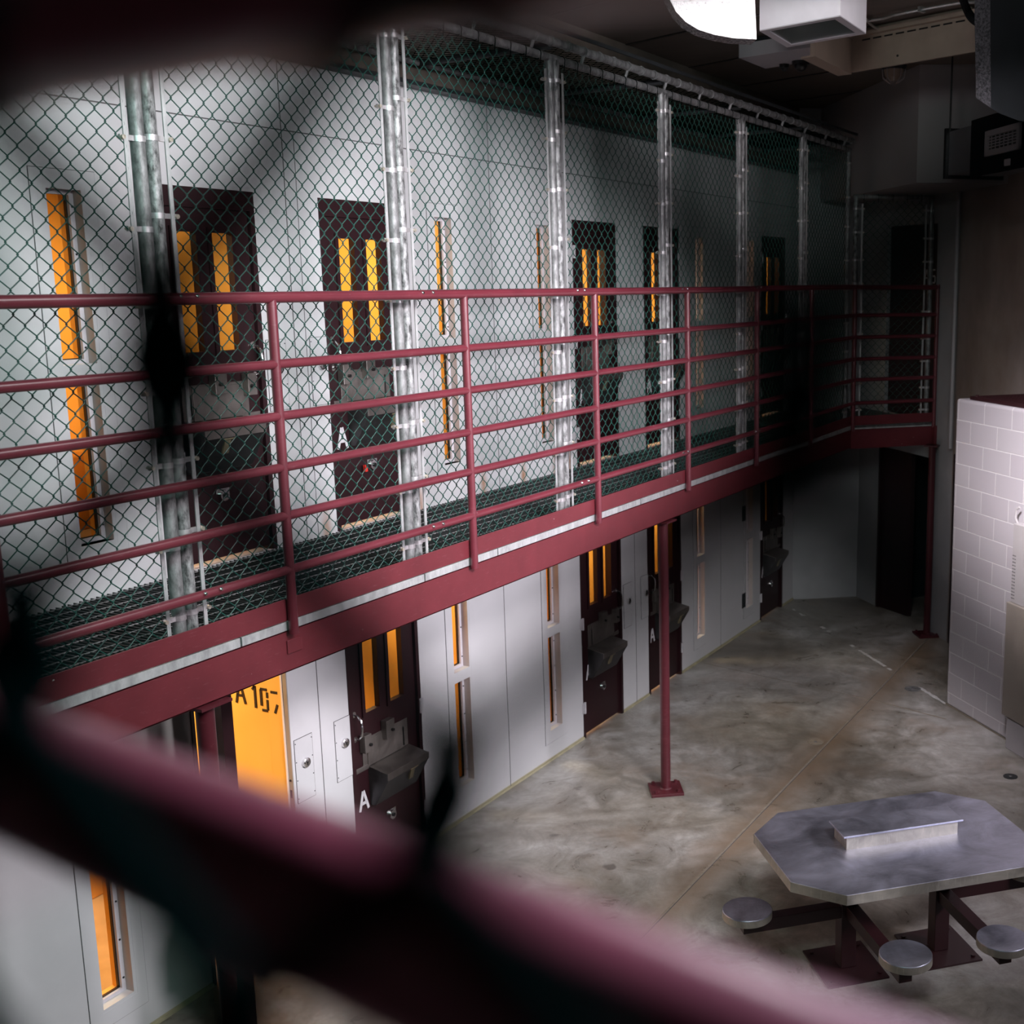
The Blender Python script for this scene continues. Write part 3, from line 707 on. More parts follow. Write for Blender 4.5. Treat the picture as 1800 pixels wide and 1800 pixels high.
# columns
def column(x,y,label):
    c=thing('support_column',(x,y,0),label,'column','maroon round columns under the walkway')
    MB().tube([(x,y,0.02),(x,y,2.305)],0.041,28).build('column_shaft',M['column_red_shaded'],c,smooth=True)
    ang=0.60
    MB().obox((x,y,0.012),(math.cos(ang),math.sin(ang),0),(-math.sin(ang),math.cos(ang),0),(0,0,1),0.135,0.135,0.012).build('base_plate',M['column_red_shaded'],c,bevel=0.003)
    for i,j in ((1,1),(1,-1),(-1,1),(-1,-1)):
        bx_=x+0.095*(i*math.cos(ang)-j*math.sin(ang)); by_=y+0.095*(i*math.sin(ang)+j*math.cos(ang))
        MB().tube([(bx_,by_,0.024),(bx_,by_,0.030)],0.022,12).tube([(bx_,by_,0.030),(bx_,by_,0.046)],0.014,6).build('anchor_bolt',M['column_red_shaded'],c)
    MB().tube([(x,y,0.024),(x,y,0.034)],[0.052,0.043],24).build('weld_ring',M['column_red_shaded'],c)
    MB().obox((x,y,2.298),(1,0,0),(0,1,0),(0,0,1),0.08,0.09,0.007).build('cap_plate',M['column_red_shaded'],c)
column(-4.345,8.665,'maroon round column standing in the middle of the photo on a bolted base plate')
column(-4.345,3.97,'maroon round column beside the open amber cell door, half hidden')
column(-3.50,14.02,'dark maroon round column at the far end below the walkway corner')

# ------------------------------------------------------------------ opposite guard railing
RZ=[3.81,3.565,3.32,3.085,2.82]; TZ=4.12
g=thing('guard_railing',(RX,8,DZ),'maroon pipe guard railing with six rails along the upper walkway','railing')
rx=RX+0.03
def railpath(z): return [(rx,2.0,z),(rx,13.37,z),(ENDP.x+0.01,ENDP.y-0.02,z)]
MB().tube(railpath(TZ),0.0265,16).build('top_rail',M['red'],g,smooth=True)
for z in RZ: MB().tube(railpath(z),0.0225,14).build('rail',M['red'],g,smooth=True)
for y in POSTS+[13.36]:
    MB().tube([(rx,y,2.50),(rx,y,TZ)],0.0235,14).build('post',M['red'],g,smooth=True)
MB().tube([(ENDP.x+0.0,ENDP.y-0.03,2.50),(ENDP.x+0.0,ENDP.y-0.03,TZ+0.03)],0.0235,14).build('post',M['red'],g,smooth=True)
MB().box(rx-0.032,rx-0.022,2.0,13.37,2.565,2.672).build('toe_plate',M['red_beam'],g,bevel=0.0015)
MB().prism([(rx-0.03,13.36),(ENDP.x,ENDP.y-0.02),(ENDP.x-0.004,ENDP.y-0.01),(rx-0.034,13.37)],2.565,2.672).build('toe_plate',M['red_beam'],g)
FP=[3.97,5.615,7.27,8.885,10.43,12.03,13.55]
for y in FP[:-1]:
    for z in (TZ,RZ[-1]):
        for dy in (-0.035,0.055):
            MB().tube([(rx+0.018,y+dy,z+0.008),(rx+0.03,y+dy,z+0.012),(rx+0.034,y+dy,z+0.013)],[0.009,0.009,0.005],8).build('bolt',M['chrome'],g,smooth=True)

# ------------------------------------------------------------------ chain link
def chain(P, L, H, w_=0.090, h_=0.090, r=0.0028, n=5, off=0.0):
    """wires run along H, columns spread along L; P maps (s,t,o)->world array"""
    hv=h_/2; fr=[0.0,0.10,0.32,0.68,0.90]
    K=int(math.ceil(H/hv))
    V=[];F=[];base=0
    cols=int(math.ceil(L/(w_/2)))
    i=0
    s0=0.0
    while s0 < L-0.001:
        c=s0+w_/4
        pts=[]
        for k in range(K):
            sg=1 if (k+i)%2==0 else -1
            for f in fr:
                t=(k+f)*hv
                if t>H: break
                tri=sg*(1-2*f)
                e=math.copysign(abs(tri)**0.9,tri)
                if f<=0.10 or f>=0.90: e=math.copysign(1.05 if f==0 else 0.93,tri)
                s=c+e*w_/4
                o=math.copysign(min(1,abs(tri)*1.3),tri)*r*0.95
                pts.append((min(max(s,0),L),t,o))
        pts=np.array(pts)
        W=P(pts[:,0],pts[:,1],pts[:,2]+off)
        m=len(W)
        T=np.gradient(W,axis=0); T/=np.linalg.norm(T,axis=1)[:,None]
        N=P(pts[:,0],pts[:,1],pts[:,2]+off+0.01)-W; N/=np.linalg.norm(N,axis=1)[:,None]
        N-=T*(N*T).sum(1)[:,None]; N/=np.linalg.norm(N,axis=1)[:,None]
        B=np.cross(T,N)
        a=np.arange(n)*2*PI/n
        ring=W[:,None,:]+r*(N[:,None,:]*np.cos(a)[None,:,None]+B[:,None,:]*np.sin(a)[None,:,None])
        V.append(ring.reshape(-1,3))
        idx=np.arange(m-1)[:,None]*n; k_=np.arange(n)[None,:]
        f4=np.stack([idx+k_,idx+(k_+1)%n,idx+n+(k_+1)%n,idx+n+k_],-1).reshape(-1,4)+base
        F.append(f4); base+=m*n
        s0+=w_/2; i+=1
    return np.concatenate(V),np.concatenate(F)
def npmesh(name,V,F,mat,parent=None):
    org=np.array(ORG.get(parent.name,(0,0,0))) if parent is not None else np.zeros(3)
    me=bpy.data.meshes.new(name); me.vertices.add(len(V)); me.vertices.foreach_set('co',(V-org).astype(np.float32).ravel())
    me.loops.add(F.size); me.loops.foreach_set('vertex_index',F.astype(np.int32).ravel())
    me.polygons.add(len(F)); me.polygons.foreach_set('loop_start',np.arange(0,F.size,4,dtype=np.int32)); me.polygons.foreach_set('loop_total',np.full(len(F),4,dtype=np.int32))
    me.polygons.foreach_set('use_smooth',np.ones(len(F),dtype=bool))
    me.update(); me.validate(); me.materials.append(mat)
    o=bpy.data.objects.new(name,me); COL.objects.link(o)
    if parent is not None: o.parent=parent; ORG[o.name]=tuple(org)
    return o
ZB=2.63; ZT=5.62
def fence(A,Bv,zt,label,pr=0.030,mats=('galv','galv_mottled')):
    """framed chain-link panel from A to B (xy)"""
    A=Vector(A); Bv=Vector(Bv); L=(Bv-A).length; D=(Bv-A)/L; N=Vector((D.y,-D.x))      # N: room side when D runs +Y
    t=thing('chain_link_panel',(A.x,A.y,DZ),label,'fence panel','chain-link panels along the walkway')
    a=A+D*(pr+0.004); b2=Bv-D*(pr+0.004)
    MB().tube([(a.x,a.y,DZ),(a.x,a.y,zt)],pr,18).build('post',M[mats[1]],t,smooth=True)
    MB().tube([(b2.x,b2.y,DZ),(b2.x,b2.y,zt)],pr,18).build('post',M[mats[0]],t,smooth=True)
    MB().tube([(A.x,A.y,zt),(Bv.x,Bv.y,zt)],0.026,14).build('top_rail',M['galv_dull'],t,smooth=True)
    g0=0.105; Lm=L-2*g0
    o0=A+D*g0+N*0.012
    def P(s,tt,o): return np.stack([o0.x+D.x*s+N.x*o,o0.y+D.y*s+N.y*o,ZB+tt],-1)
    V,F=chain(P,Lm,zt-0.04-ZB)
    npmesh('chain_link_mesh',V,F,M['wire'],t)['kind']='stuff'
    for s in (g0,L-g0):
        c=A+D*s+N*0.014
        MB().obox((c.x,c.y,(ZB+zt-0.08)/2),(D.x,D.y,0),(N.x,N.y,0),(0,0,1),0.010,0.003,(zt-0.08-ZB)/2).build('tension_bar',M['galv_light'],t)
    nb=9
    for side in (0,1):
        s=(pr+0.004) if side==0 else L-(pr+0.004); sg=1 if side==0 else -1
        for k in range(nb):
            z=ZB+0.08+(zt-0.22-ZB)*k/(nb-1)+(0.03 if side==0 else -0.03)*(1 if k%2 else 0.2)
            c=A+D*s
            mb=MB(); mb.tube([(c.x,c.y,z-0.012),(c.x,c.y,z+0.012)],pr+0.003,18)
            e=c+D*(sg*0.062)+N*0.008; mb.obox((e.x,e.y,z),(D.x,D.y,0),(N.x,N.y,0),(0,0,1),0.034,0.006,0.011)
            bo=mb.build('tension_band',M['band'],t,smooth=True)
            if L>1.0 or True:
                f_=c+D*(sg*0.088); p_=f_+N*0.028; p2=f_-N*0.01
                MB().tube([(p2.x,p2.y,z),(p_.x,p_.y,z)],[0.007,0.010],8).build('carriage_bolt',M['bolt'],bo)
    ties=MB(); s=0.12
    while s<L-0.05:
        c=A+D*s
        pts=[]
        for k in range(11):
            an=-0.4+k/10*5.6
            pts.append((c.x+N.x*math.cos(an)*0.030,c.y+N.y*math.cos(an)*0.030,zt+math.sin(an)*0.030))
        pts=[(c.x+N.x*0.02,c.y+N.y*0.02,zt-0.065)]+pts
        ties.tube(pts,0.0028,5); s+=0.17
    ties.build('tie_wires',M['wire_dark'],t)['kind']='stuff'
    return t
FL=['chain-link panel at the left edge of the photo, left of the first galvanised post pair','chain-link panel between the first and second galvanised post pairs from the left',
    'chain-link panel between the second and third galvanised post pairs','chain-link panel between the third and fourth galvanised post pairs',
    'chain-link panel right of the fourth galvanised post pair','shaded chain-link panel, second from the walkway corner','dark chain-link panel next to the walkway corner']
fy=[2.32]+FP
for i in range(7): fence((FX,fy[i]),(FX,fy[i+1]),ZT,FL[i])
eF=Vector(q(1.80,0.05)); 
fence((FX+0.03,13.62),tuple(eF),5.12,'dark chain-link panel turning the walkway corner below the soffit')
# roof rail + roof mesh
t=thing('overhead_mesh',(FX,8,5.72),'chain-link roof mesh and its pipe above the upper walkway','mesh roof')
MB().tube([(FX+0.02,2.3,5.72),(FX+0.02,13.6,5.72)],0.028,14).build('roof_rail',M['galv_dull'],t,smooth=True)
MB().tube([(WX+0.1,2.3,5.66),(WX+0.1,13.6,5.66)],0.022,10).build('roof_rail',M['galv_dull'],t,smooth=True)
for y in fy[1:]:
    MB().tube([(FX,y,5.70),(WX+0.1,y,5.66)],0.024,12).build('roof_bar',M['dark_steel'],t,smooth=True)
def PR(s,tt,o): return np.stack([FX-tt,2.3+s,5.715-tt*0.045+o],-1)
V,F=chain(PR,11.3,1.05,r=0.0026,n=4)
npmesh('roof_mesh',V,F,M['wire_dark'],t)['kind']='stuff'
ties=MB(); y=2.4; k=0
while y<13.6:
    ties.tube([(FX+0.02+0.031*math.cos(a),y,5.72+0.031*math.sin(a)) for a in [j*2*PI/10 for j in range(11)]],0.005,5); y+=0.21
    if k%3==0: ties.tube([(FX+0.02,y,5.69),(FX,y,5.64)],0.012,6)
    k+=1
ties.build('pipe_clips',M['galv_dull'],t)['kind']='stuff'
tag(MB().box(FX+0.06,FX+0.075,2.3,13.6,5.775,5.80).build('trim_4',M['dark_steel']),kind='structure')

# ------------------------------------------------------------------ near railing (out of focus)
nd=Vector((-0.9826,0.1857,0)); nn_=Vector((0.1857,0.9826,0))
def NP(s,p,z): v=nd*s+nn_*p; return (v.x,v.y,CAMZ+z)
g=thing('near_railing',(0,0.22,DZ),'blurred maroon pipe railing in the immediate foreground','railing')
for z in (0.081,-0.183,-0.45,-0.72,-1.0,-1.28):
    MB().tube([NP(1.7,0.214,z),NP(-0.7,0.214,z)],0.025,28).build('rail',M['red'],g,smooth=True)
for s in (-0.7,1.7):
    MB().tube([NP(s,0.214,-1.64),NP(s,0.214,0.085)],0.025,20).build('post',M['red'],g,smooth=True)
MB().obox(NP(0.5,0.214,-1.60),nd,nn_,(0,0,1),1.2,0.006,0.05).build('toe_plate',M['red_beam'],g)
t=thing('near_chain_link',(0,0.085,DZ),'blurred chain-link mesh just in front of the lens','fence panel')
nw=0.0885; nh=0.092
s_node=0.051; z_node=-0.0097
def PN(s,tt,o):
    S_=s_node-nw*5+s; p=0.085-o
    return np.stack([nd.x*S_+nn_.x*p, nd.y*S_+nn_.y*p, CAMZ+z_node-nh*4.5+tt],-1)
V,F=chain(PN,1.42,nh*7,w_=nw,h_=nh,r=0.0038,n=10)
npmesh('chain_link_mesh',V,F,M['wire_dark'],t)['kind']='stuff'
MB().tube([NP(-0.5,0.10,-1.64),NP(-0.5,0.10,0.5)],0.03,16).build('post',M['galv'],t,smooth=True)
MB().tube([NP(1.1,0.10,-1.64),NP(1.1,0.10,0.5)],0.03,16).build('post',M['galv'],t,smooth=True)

# ------------------------------------------------------------------ block wall
BA=math.atan2(-1,1)
bl=thing('block_wall',(-2.70,11.70,0),'white painted concrete block wall standing at an angle on the floor','block wall')
ORG[bl.name]=(0,0,0); bl.location=(-2.70,11.70,0); bl.rotation_euler=(0,0,BA)
MB().box(0,3.2,0,0.2,0,3.08).build('block_face',M['block'],bl,bevel=0.028,seg=3)
MB().box(0,0.2,0.2,1.6,0,3.08).build('block_return',M['block'],bl,bevel=0.02)
MB().box(0.0,3.2,-0.006,0,0,0.012).build('base_caulk',M['joint'],bl)
gt=thing('top_grate',(0,0,0),'dark maroon perforated grate lying on top of the white block wall','grate')
ORG[gt.name]=(0,0,0); gt.location=(-2.70,11.70,3.08); gt.rotation_euler=(0,0,BA)
MB().box(0.16,3.1,0.05,0.075,0.0,0.035).box(0.16,0.185,0.075,1.3,0,0.035).box(0.16,3.1,1.3,1.325,0,0.035).build('grate_frame',M['table_red'],gt)
sl=MB(); k=0
while 0.09+k*0.04<1.3: sl.box(0.185,3.1,0.09+k*0.04,0.102+k*0.04,0.006,0.03); k+=1
k=0
while 0.22+k*0.05<3.1: sl.box(0.22+k*0.05,0.228+k*0.05,0.075,1.3,0.024,0.034); k+=1
sl.build('grate_slats',M['table_red'],gt)
MB().tube([(0.26,0.065,0.035),(0.26,0.065,0.055)],0.016,6).build('grate_bolt',M['table_red'],gt)
pc=thing('pipe_clamp',(0,0,0),'slate grey clamp bracket with a rod on top of the block wall grate','bracket')
ORG[pc.name]=(0,0,0); pc.location=(-2.70,11.70,3.115); pc.rotation_euler=(0,0,BA)
MB().box(0.70,0.86,0.30,0.44,0.0,0.075).build('clamp_block',M['bracket'],pc,bevel=0.008)
MB().box(0.67,0.79,0.32,0.42,0.085,0.12).box(0.70,0.72,0.32,0.42,0.075,0.12).build('clamp_jaw',M['bracket'],pc,bevel=0.005)
MB().tube([(0.80,0.37,0.10),(1.4,0.30,0.06)],0.016,10).tube([(0.78,0.37,0.075),(0.78,0.37,0.13)],0.02,10).build('clamp_rod',M['bracket'],pc,smooth=True)
kb=thing('wall_cabinet',(0,0,0),'tall off-white cabinet with perforated side against the block wall, at the right edge','cabinet')
ORG[kb.name]=(0,0,0); kb.location=(-2.70,11.70,0); kb.rotation_euler=(0,0,BA)
MB().box(1.17,1.75,-0.10,-0.01,1.36,2.08).build('cabinet_top',M['cabinet_white'],kb,bevel=0.006)
MB().box(1.15,1.78,-0.13,-0.008,0.30,1.36).build('cabinet_body',M['beige'],kb,bevel=0.008)
MB().box(1.22,1.7,-0.12,-0.02,0.0,0.30).build('cabinet_base',M['pale_panel'],kb,bevel=0.006)
ho=MB()
for i in range(14):
    for j in range(3): ho.tube([(1.185+0.018*j,-0.1005,1.40+0.03*i),(1.185+0.018*j,-0.1015,1.40+0.03*i)],0.006,6)
ho.build('perforations',M['dark_steel'],kb)
MB().tube([(1.18,-0.05,2.05),(1.14,-0.06,2.12),(1.15,-0.06,2.2),(1.18,-0.05,2.22)],0.012,8).build('hook',M['cabinet_white'],kb,smooth=True)

# ------------------------------------------------------------------ table
TC=Vector((-1.889,6.923,0)); td=Vector((0.753,0.657,0)).normalized(); tn=Vector((-td.y,td.x,0))
TA=math.atan2(td.y,td.x)
tb=thing('dining_table',(0,0,0),'stainless steel eight-sided table with a raised centre ledge on maroon legs','table')
ORG[tb.name]=(0,0,0); tb.location=tuple(TC); tb.rotation_euler=(0,0,TA)
hl,hw,ch=0.81,0.573,0.245
oct_=[(-hl,-hw+ch),(-hl+ch,-hw),(hl-ch,-hw),(hl,-hw+ch),(hl,hw-ch),(hl-ch,hw),(-hl+ch,hw),(-hl,hw-ch)]
MB().prism(oct_,0.742,0.80).build('tabletop',M['steel_top'],tb,bevel=0.003)
def ring(o_,wd,z0,z1):
    mb=MB(); n=len(oct_)
    for i in range(n):
        a=Vector(oct_[i]); b2=Vector(oct_[(i+1)%n]); d_=(b2-a).normalized(); nr=Vector((d_.y,-d_.x))
        mb.prism([tuple(a+nr*o_-d_*0.002),tuple(b2+nr*o_+d_*0.002),tuple(b2+nr*(o_+wd)+d_*0.002),tuple(a+nr*(o_+wd)-d_*0.002)],z0,z1)
    return mb
ring(0.0,0.003,0.738,0.797).build('edge_band',M['steel_edge'],tb)
rs=MB().box(-0.35,0.40,-0.058,0.135,0.80,0.885).build('ledge_box',M['steel_edge'],tb)
MB().box(-0.375,0.43,-0.075,0.165,0.885,0.897).build('ledge_cap',M['steel_top'],rs,bevel=0.002)
for sx_ in (-0.32,0.32):
    p=MB().box(sx_-0.05,sx_+0.05,-0.05,0.05,0.012,0.74).build('pedestal',M['table_red'],tb,bevel=0.004)
    MB().box(sx_-0.2,sx_+0.2,-0.22,0.22,0.0,0.012).build('base_plate',M['table_red'],tb)
    for i in (-1,1):
        for j in (-1,1): MB().tube([(sx_+i*0.16,j*0.17,0.012),(sx_+i*0.16,j*0.17,0.022)],0.013,6).build('anchor_bolt',M['table_red'],tb)
for (sx_,sy) in ((-0.30,-1),(0.33,-1),(-0.30,1),(0.33,1)):
    MB().box(sx_-0.04,sx_+0.04,min(0.04*sy,0.80*sy),max(0.04*sy,0.80*sy),0.345,0.425).build('seat_arm',M['table_red'],tb,bevel=0.003)
for sx_ in (-1,1):
    MB().box(min(0.3*sx_,1.0*sx_),max(0.3*sx_,1.0*sx_),-0.04,0.04,0.345,0.425).build('seat_arm',M['table_red'],tb,bevel=0.003)
MB().box(-0.5,0.5,-0.04,0.04,0.66,0.74).box(-0.36,-0.28,-0.45,0.45,0.68,0.74).box(0.28,0.36,-0.45,0.45,0.68,0.74).build('top_support',M['table_red'],tb)
LB=[('left end',-0.955,0.03),('near left',-0.262,-0.715),('near right',0.345,-0.735)]
for nm,sx_,sy in [('a',-0.955,0.03),('b',-0.262,-0.715),('c',0.345,-0.735),('d',0.955,0.0),('e',-0.30,0.72),('f',0.33,0.72)]:
    st=MB(); st.tube([(sx_,sy,0.425),(sx_,sy,0.436),(sx_,sy,0.466),(sx_,sy,0.470)],[0.149,0.150,0.150,0.147],48)
    so_=st.build('seat',M['steel_top'],tb,smooth=True)
    MB().tube([(sx_,sy,0.424),(sx_,sy,0.4655)],0.1515,48,False).build('seat_rim',M['steel_edge'],so_,smooth=True)

# ------------------------------------------------------------------ floor details
jt=MB().box(-3.462,-3.438,-2,14.05,0,0.0012)
jt.wallbox((-3.45,11.52),(-2.60,11.26),0.018,0,0.0012).wallbox((-5.5,11.95),(-3.46,11.52),0.006,0,0.001)
tag(jt.build('trim_5',M['joint']),kind='structure')
tag(MB().box(-3.443,-3.438,-2,14.05,0.0005,0.0018).build('trim_6',M['seam']),kind='structure')
ln_=MB(); a=Vector((-5.51,14.61)); e_=Vector((-2.74,11.74)); Ld=(e_-a).length; dd=(e_-a)/Ld; nr=Vector((-dd.y,dd.x))
t_=0.05; random.seed(3)
segs=[]
def inseg(f):
    return 1.0 if f>0.87 else 0.75 if (0.52<f<0.72) else 0.45 if f<0.14 else 0.5 if 0.80<f<=0.87 else 0.12
while t_<Ld:
    f=t_/Ld; L_=random.uniform(0.03,0.10)
    if random.random()<inseg(f):
        hw_=0.034*random.uniform(0.5,1.0)
        n_=5; top=[]; bot=[]
        for k in range(n_+1):
            p=a+dd*(t_+L_*k/n_)
            top.append(tuple(p+nr*(hw_*random.uniform(0.55,1.0)))); bot.append(tuple(p-nr*(hw_*random.uniform(0.55,1.0))))
        ln_.prism(bot+top[::-1],0,0.0012)
    t_+=L_*(1.0 if f>0.87 else 1.15)
tag(ln_.build('painted_line',M['white_line']),'worn white painted line crossing the floor from the far door to the block wall','floor marking')
def disc(x,y,r,label,nm,mat,holes=False):
    t=thing(nm,(x,y,0),label,'floor drain','round metal covers set in the floor')
    MB().tube([(x,y,0.0),(x,y,0.003)],r,28).build('cover',mat,t)
    MB().tube([(x,y,0.003),(x,y,0.005)],r*0.22,14).build('centre_screw',M['galv_dull'],t)
disc(-1.75,10.1,0.062,'round dark floor drain on the right, in front of the block wall','floor_drain',M['dark_steel'])
disc(-3.56,10.19,0.075,'round brownish floor cover left of the long floor joint','floor_drain',M['joint'])
disc(-3.13,12.02,0.085,'round grey floor cover touching the worn white line','floor_drain',M['galv_dull'])

# ------------------------------------------------------------------ ceiling fittings
def fixture(poly,z0,label):
    t=thing('light_fixture',(poly[0][0],poly[0][1],z0),label,'light fixture','white box light fixtures under the ceiling')
    c=Vector((sum(p[0] for p in poly)/4,sum(p[1] for p in poly)/4))
    def inset(k,f): return tuple(c+(Vector(poly[k])-c)*f)
    b_=MB(); n=4
    for i in range(4):   # housing walls
        a=poly[i]; b2=poly[(i+1)%4]; ai=inset(i,0.97); bi=inset((i+1)%4,0.97)
        b_.prism([a,b2,bi,ai],z0,CZ-0.01)
    b_.prism(poly,CZ-0.03,CZ-0.01)
    b_.build('housing',M['white_metal'],t)
    f_=MB()
    for i in range(4): f_.prism([poly[i],poly[(i+1)%4],inset((i+1)%4,0.82),inset(i,0.82)],z0-0.006,z0+0.002)
    f_.build('lens_frame',M['pale_panel'],t)
    MB().prism([inset(i,0.83) for i in range(4)],z0+0.002,z0+0.010).build('lens',M['lens'],t)
    return t
A_=[(-3.186,7.835),(-2.558,7.608),(-2.575,8.197),(-3.225,8.441)]
fixture(A_,5.8,'white box light fixture with a grey lens, left of the two at the top')
v_=Vector((-1.775,8.44))-Vector(A_[0])
fixture([(-1.775,8.44),(-1.15,8.21),(-1.165,8.80),(-1.79,9.03)],5.8,'white box light fixture cut off by the top right corner')
def ray(px,py):
    return fwd+right*((px-1290)/2160)-up*((py-900)/2160)
def plane_pt(px,py,p0,nrm):
    r_=ray(px,py); return Vector((0,0,CAMZ))+r_*((p0-Vector((0,0,CAMZ))).dot(nrm)/r_.dot(nrm))
p0=Vector((0,0,CAMZ))+ray(1330,68)*(6.45/ray(1330,68).y)
nrm=Vector((0.55,-0.835,0)).normalized()
arc=[(1160,-150),(1163,-60),(1172,-12),(1188,20),(1205,38),(1228,52),(1256,61),(1290,67),(1330,69),(1327,0),(1322,-80),(1318,-150)]
pts=[plane_pt(x,y,p0,nrm) for x,y in arc]
def baffle(pts,nrm,th,label,mf,ms):
    t=thing('acoustic_baffle',tuple(pts[0]),label,'baffle','rough sprayed hanging pieces under the ceiling')
    MB().extrude(pts,tuple(-nrm*0.012)).build('front_face',mf,t)
    MB().extrude([p-nrm*0.012 for p in pts],tuple(-nrm*th)).build('core',ms,t)
baffle(pts,nrm,0.15,'brightly lit rough white curved piece hanging at the top, left of the light fixtures',M['spray'],M['spray_shaded'])
p0=Vector((0,0,CAMZ))+ray(1740,150)*(8.2/ray(1740,150).y)
n2_=Vector((-0.25,-0.97,0)).normalized()
arc=[(1740,-120),(1742,190),(1756,199),(1790,212),(1850,222),(1850,-120)]
pts=[plane_pt(x,y,p0,n2_) for x,y in arc]
t=thing('acoustic_baffle',tuple(pts[0]),'dark rough speckled piece hanging at the top right above the duct','baffle','rough sprayed hanging pieces under the ceiling')
MB().extrude(pts,tuple(-n2_*0.12)).build('core',M['duct_dark'],t)  # sprayed body coloured black because it hangs unlit
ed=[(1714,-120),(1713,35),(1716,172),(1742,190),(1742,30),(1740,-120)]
MB().extrude([plane_pt(x,y,p0+Vector((0,0.01,0)),n2_) for x,y in ed],tuple(-n2_*0.10)).build('rough_edge',M['spray_unlit'],t)
# camera plate and domes
t=thing('camera_mount',(-4.1,10.7,6.1),'pale flat ceiling panel with two small dome cameras beneath the left light fixture','camera mount')
MB().prism([(-4.48,10.53),(-4.47,11.14),(-3.70,10.83),(-3.73,10.30)],6.13,6.25).build('mount_panel',M['pale_panel'],t,bevel=0.004)
MB().prism([(-4.44,10.6),(-4.43,11.0),(-3.8,10.7),(-3.8,10.4)],6.25,CZ).build('mount_riser',M['dark_steel'],t)
def dome(x,y,z,r,label,mat):
    d_=thing('dome_camera',(x,y,z),label,'camera','dome cameras on the ceiling panel')
    MB().tube([(x,y,z),(x,y,z-0.03)],[r*1.35,r*1.25],20).build('dome_base',M['black'],d_,smooth=True)
    MB().tube([(x,y,z-0.03-r*0.95*math.sin(a)) for a in [k*PI/14 for k in range(8)]],[max(0.002,r*math.cos(k*PI/14)) for k in range(8)],20).build('dome_cover',mat,d_,smooth=True)
dome(-4.03,10.90,6.13,0.062,'black dome camera under the ceiling panel, the larger one',M['black'])
dome(-4.22,10.98,6.13,0.035,'small grey dome camera left of the black one',M['dark_steel'])
# tan recessed frame
t=thing('ceiling_frame',(-3.4,10.5,6.2),'tan slotted steel frame on the ceiling behind the light fixtures','ceiling frame')
fa=Vector((-3.46,10.62)); fb=Vector((-2.22,10.04)); fd=(fb-fa).normalized(); fn=Vector((-fd.y,fd.x))
MB().prism([tuple(fa),tuple(fb),tuple(fb+fn*0.03),tuple(fa+fn*0.03)],5.96,6.24).build('frame_back',M['tan'],t)
MB().prism([tuple(fa-fn*0.06),tuple(fb-fn*0.06),tuple(fb),tuple(fa)],6.235,6.265).build('frame_lip',M['tan'],t)
sidea=fa+Vector((0.0,-1.25))*0.75
MB().prism([tuple(fa),tuple(fa+Vector((-0.05,0.02))),(sidea.x-0.05,sidea.y+0.02),tuple(sidea)],5.96,6.24).build('frame_side',M['tan'],t)
MB().prism([tuple(fa+Vector((-0.14,0.06))),tuple(fa),tuple(sidea),(sidea.x-0.14,sidea.y+0.06)],5.945,5.96).build('frame_flange',M['tan'],t)
sl=MB()
for k in range(9):
    c0=fa+fd*(0.12+k*0.125)-fn*0.002; c1=c0+fd*0.09; sl.prism([tuple(c0),tuple(c1),tuple(c1-fn*0.002),tuple(c0-fn*0.002)],6.20,6.212)
sl.build('frame_slots',M['black'],t)
MB().tube([tuple((fa+fd*0.52-fn*0.001).to_3d()+Vector((0,0,6.03))),tuple((fa+fd*0.52-fn*0.006).to_3d()+Vector((0,0,6.03)))],0.010,8).build('frame_rivet',M['black'],t)
MB().prism([tuple(fa+fd*0.1),tuple(fb-fd*0.1),tuple(fb-fd*0.1+fn*0.02),tuple(fa+fd*0.1+fn*0.02)],6.24,CZ).build('hanger_plate',M['tan'],t)
# conduits
def onz(px,py,z):
    r_=ray(px,py); return Vector((0,0,CAMZ))+r_*((z-CAMZ)/r_.z)
def smoothpath(P,n=6):
    out=[]
    P=[P[0]]+P+[P[-1]]
    for i in range(1,len(P)-2):
        for k in range(n):
            u=k/n; a,b2,c,d_=P[i-1],P[i],P[i+1],P[i+2]
            out.append(0.5*((2*b2)+(c-a)*u+(2*a-5*b2+4*c-d_)*u*u+(3*b2-a-3*c+d_)*u**3))
    out.append(P[-2]); return out
for pl,lb in (([(1770,17),(1683,32),(1620,43),(1560,53),(1538,48),(1522,34)],'lower'),([(1770,-2),(1733,6),(1717,4),(1687,5),(1620,17),(1575,26),(1550,33),(1515,38)],'upper')):
    t=thing('conduit',tuple(onz(*pl[0],6.26)),'steel conduit under the ceiling between the two light fixtures, %s of two'%lb,'conduit','steel conduits under the ceiling')
    MB().tube(smoothpath([onz(*p,6.262) for p in pl]),0.012,8).build('conduit_pipe',M['conduit'],t,smooth=True)
    c=onz(1683 if lb=='lower' else 1620, 32 if lb=='lower' else 17,6.262)
    MB().obox(c,(0.9,-0.4,0),(0.4,0.9,0),(0,0,1),0.012,0.035,0.02).build('conduit_clip',M['conduit'],t)
# dark hose at top right
tag(MB().tube(smoothpath([onz(1690,-10,6.1),onz(1700,18,6.1),onz(1712,35,6.0),onz(1730,45,5.95)]),0.03,8).build('flexible_conduit',M['duct_dark'],smooth=True),'dark flexible hose running down to the speckled hanging piece','hose')
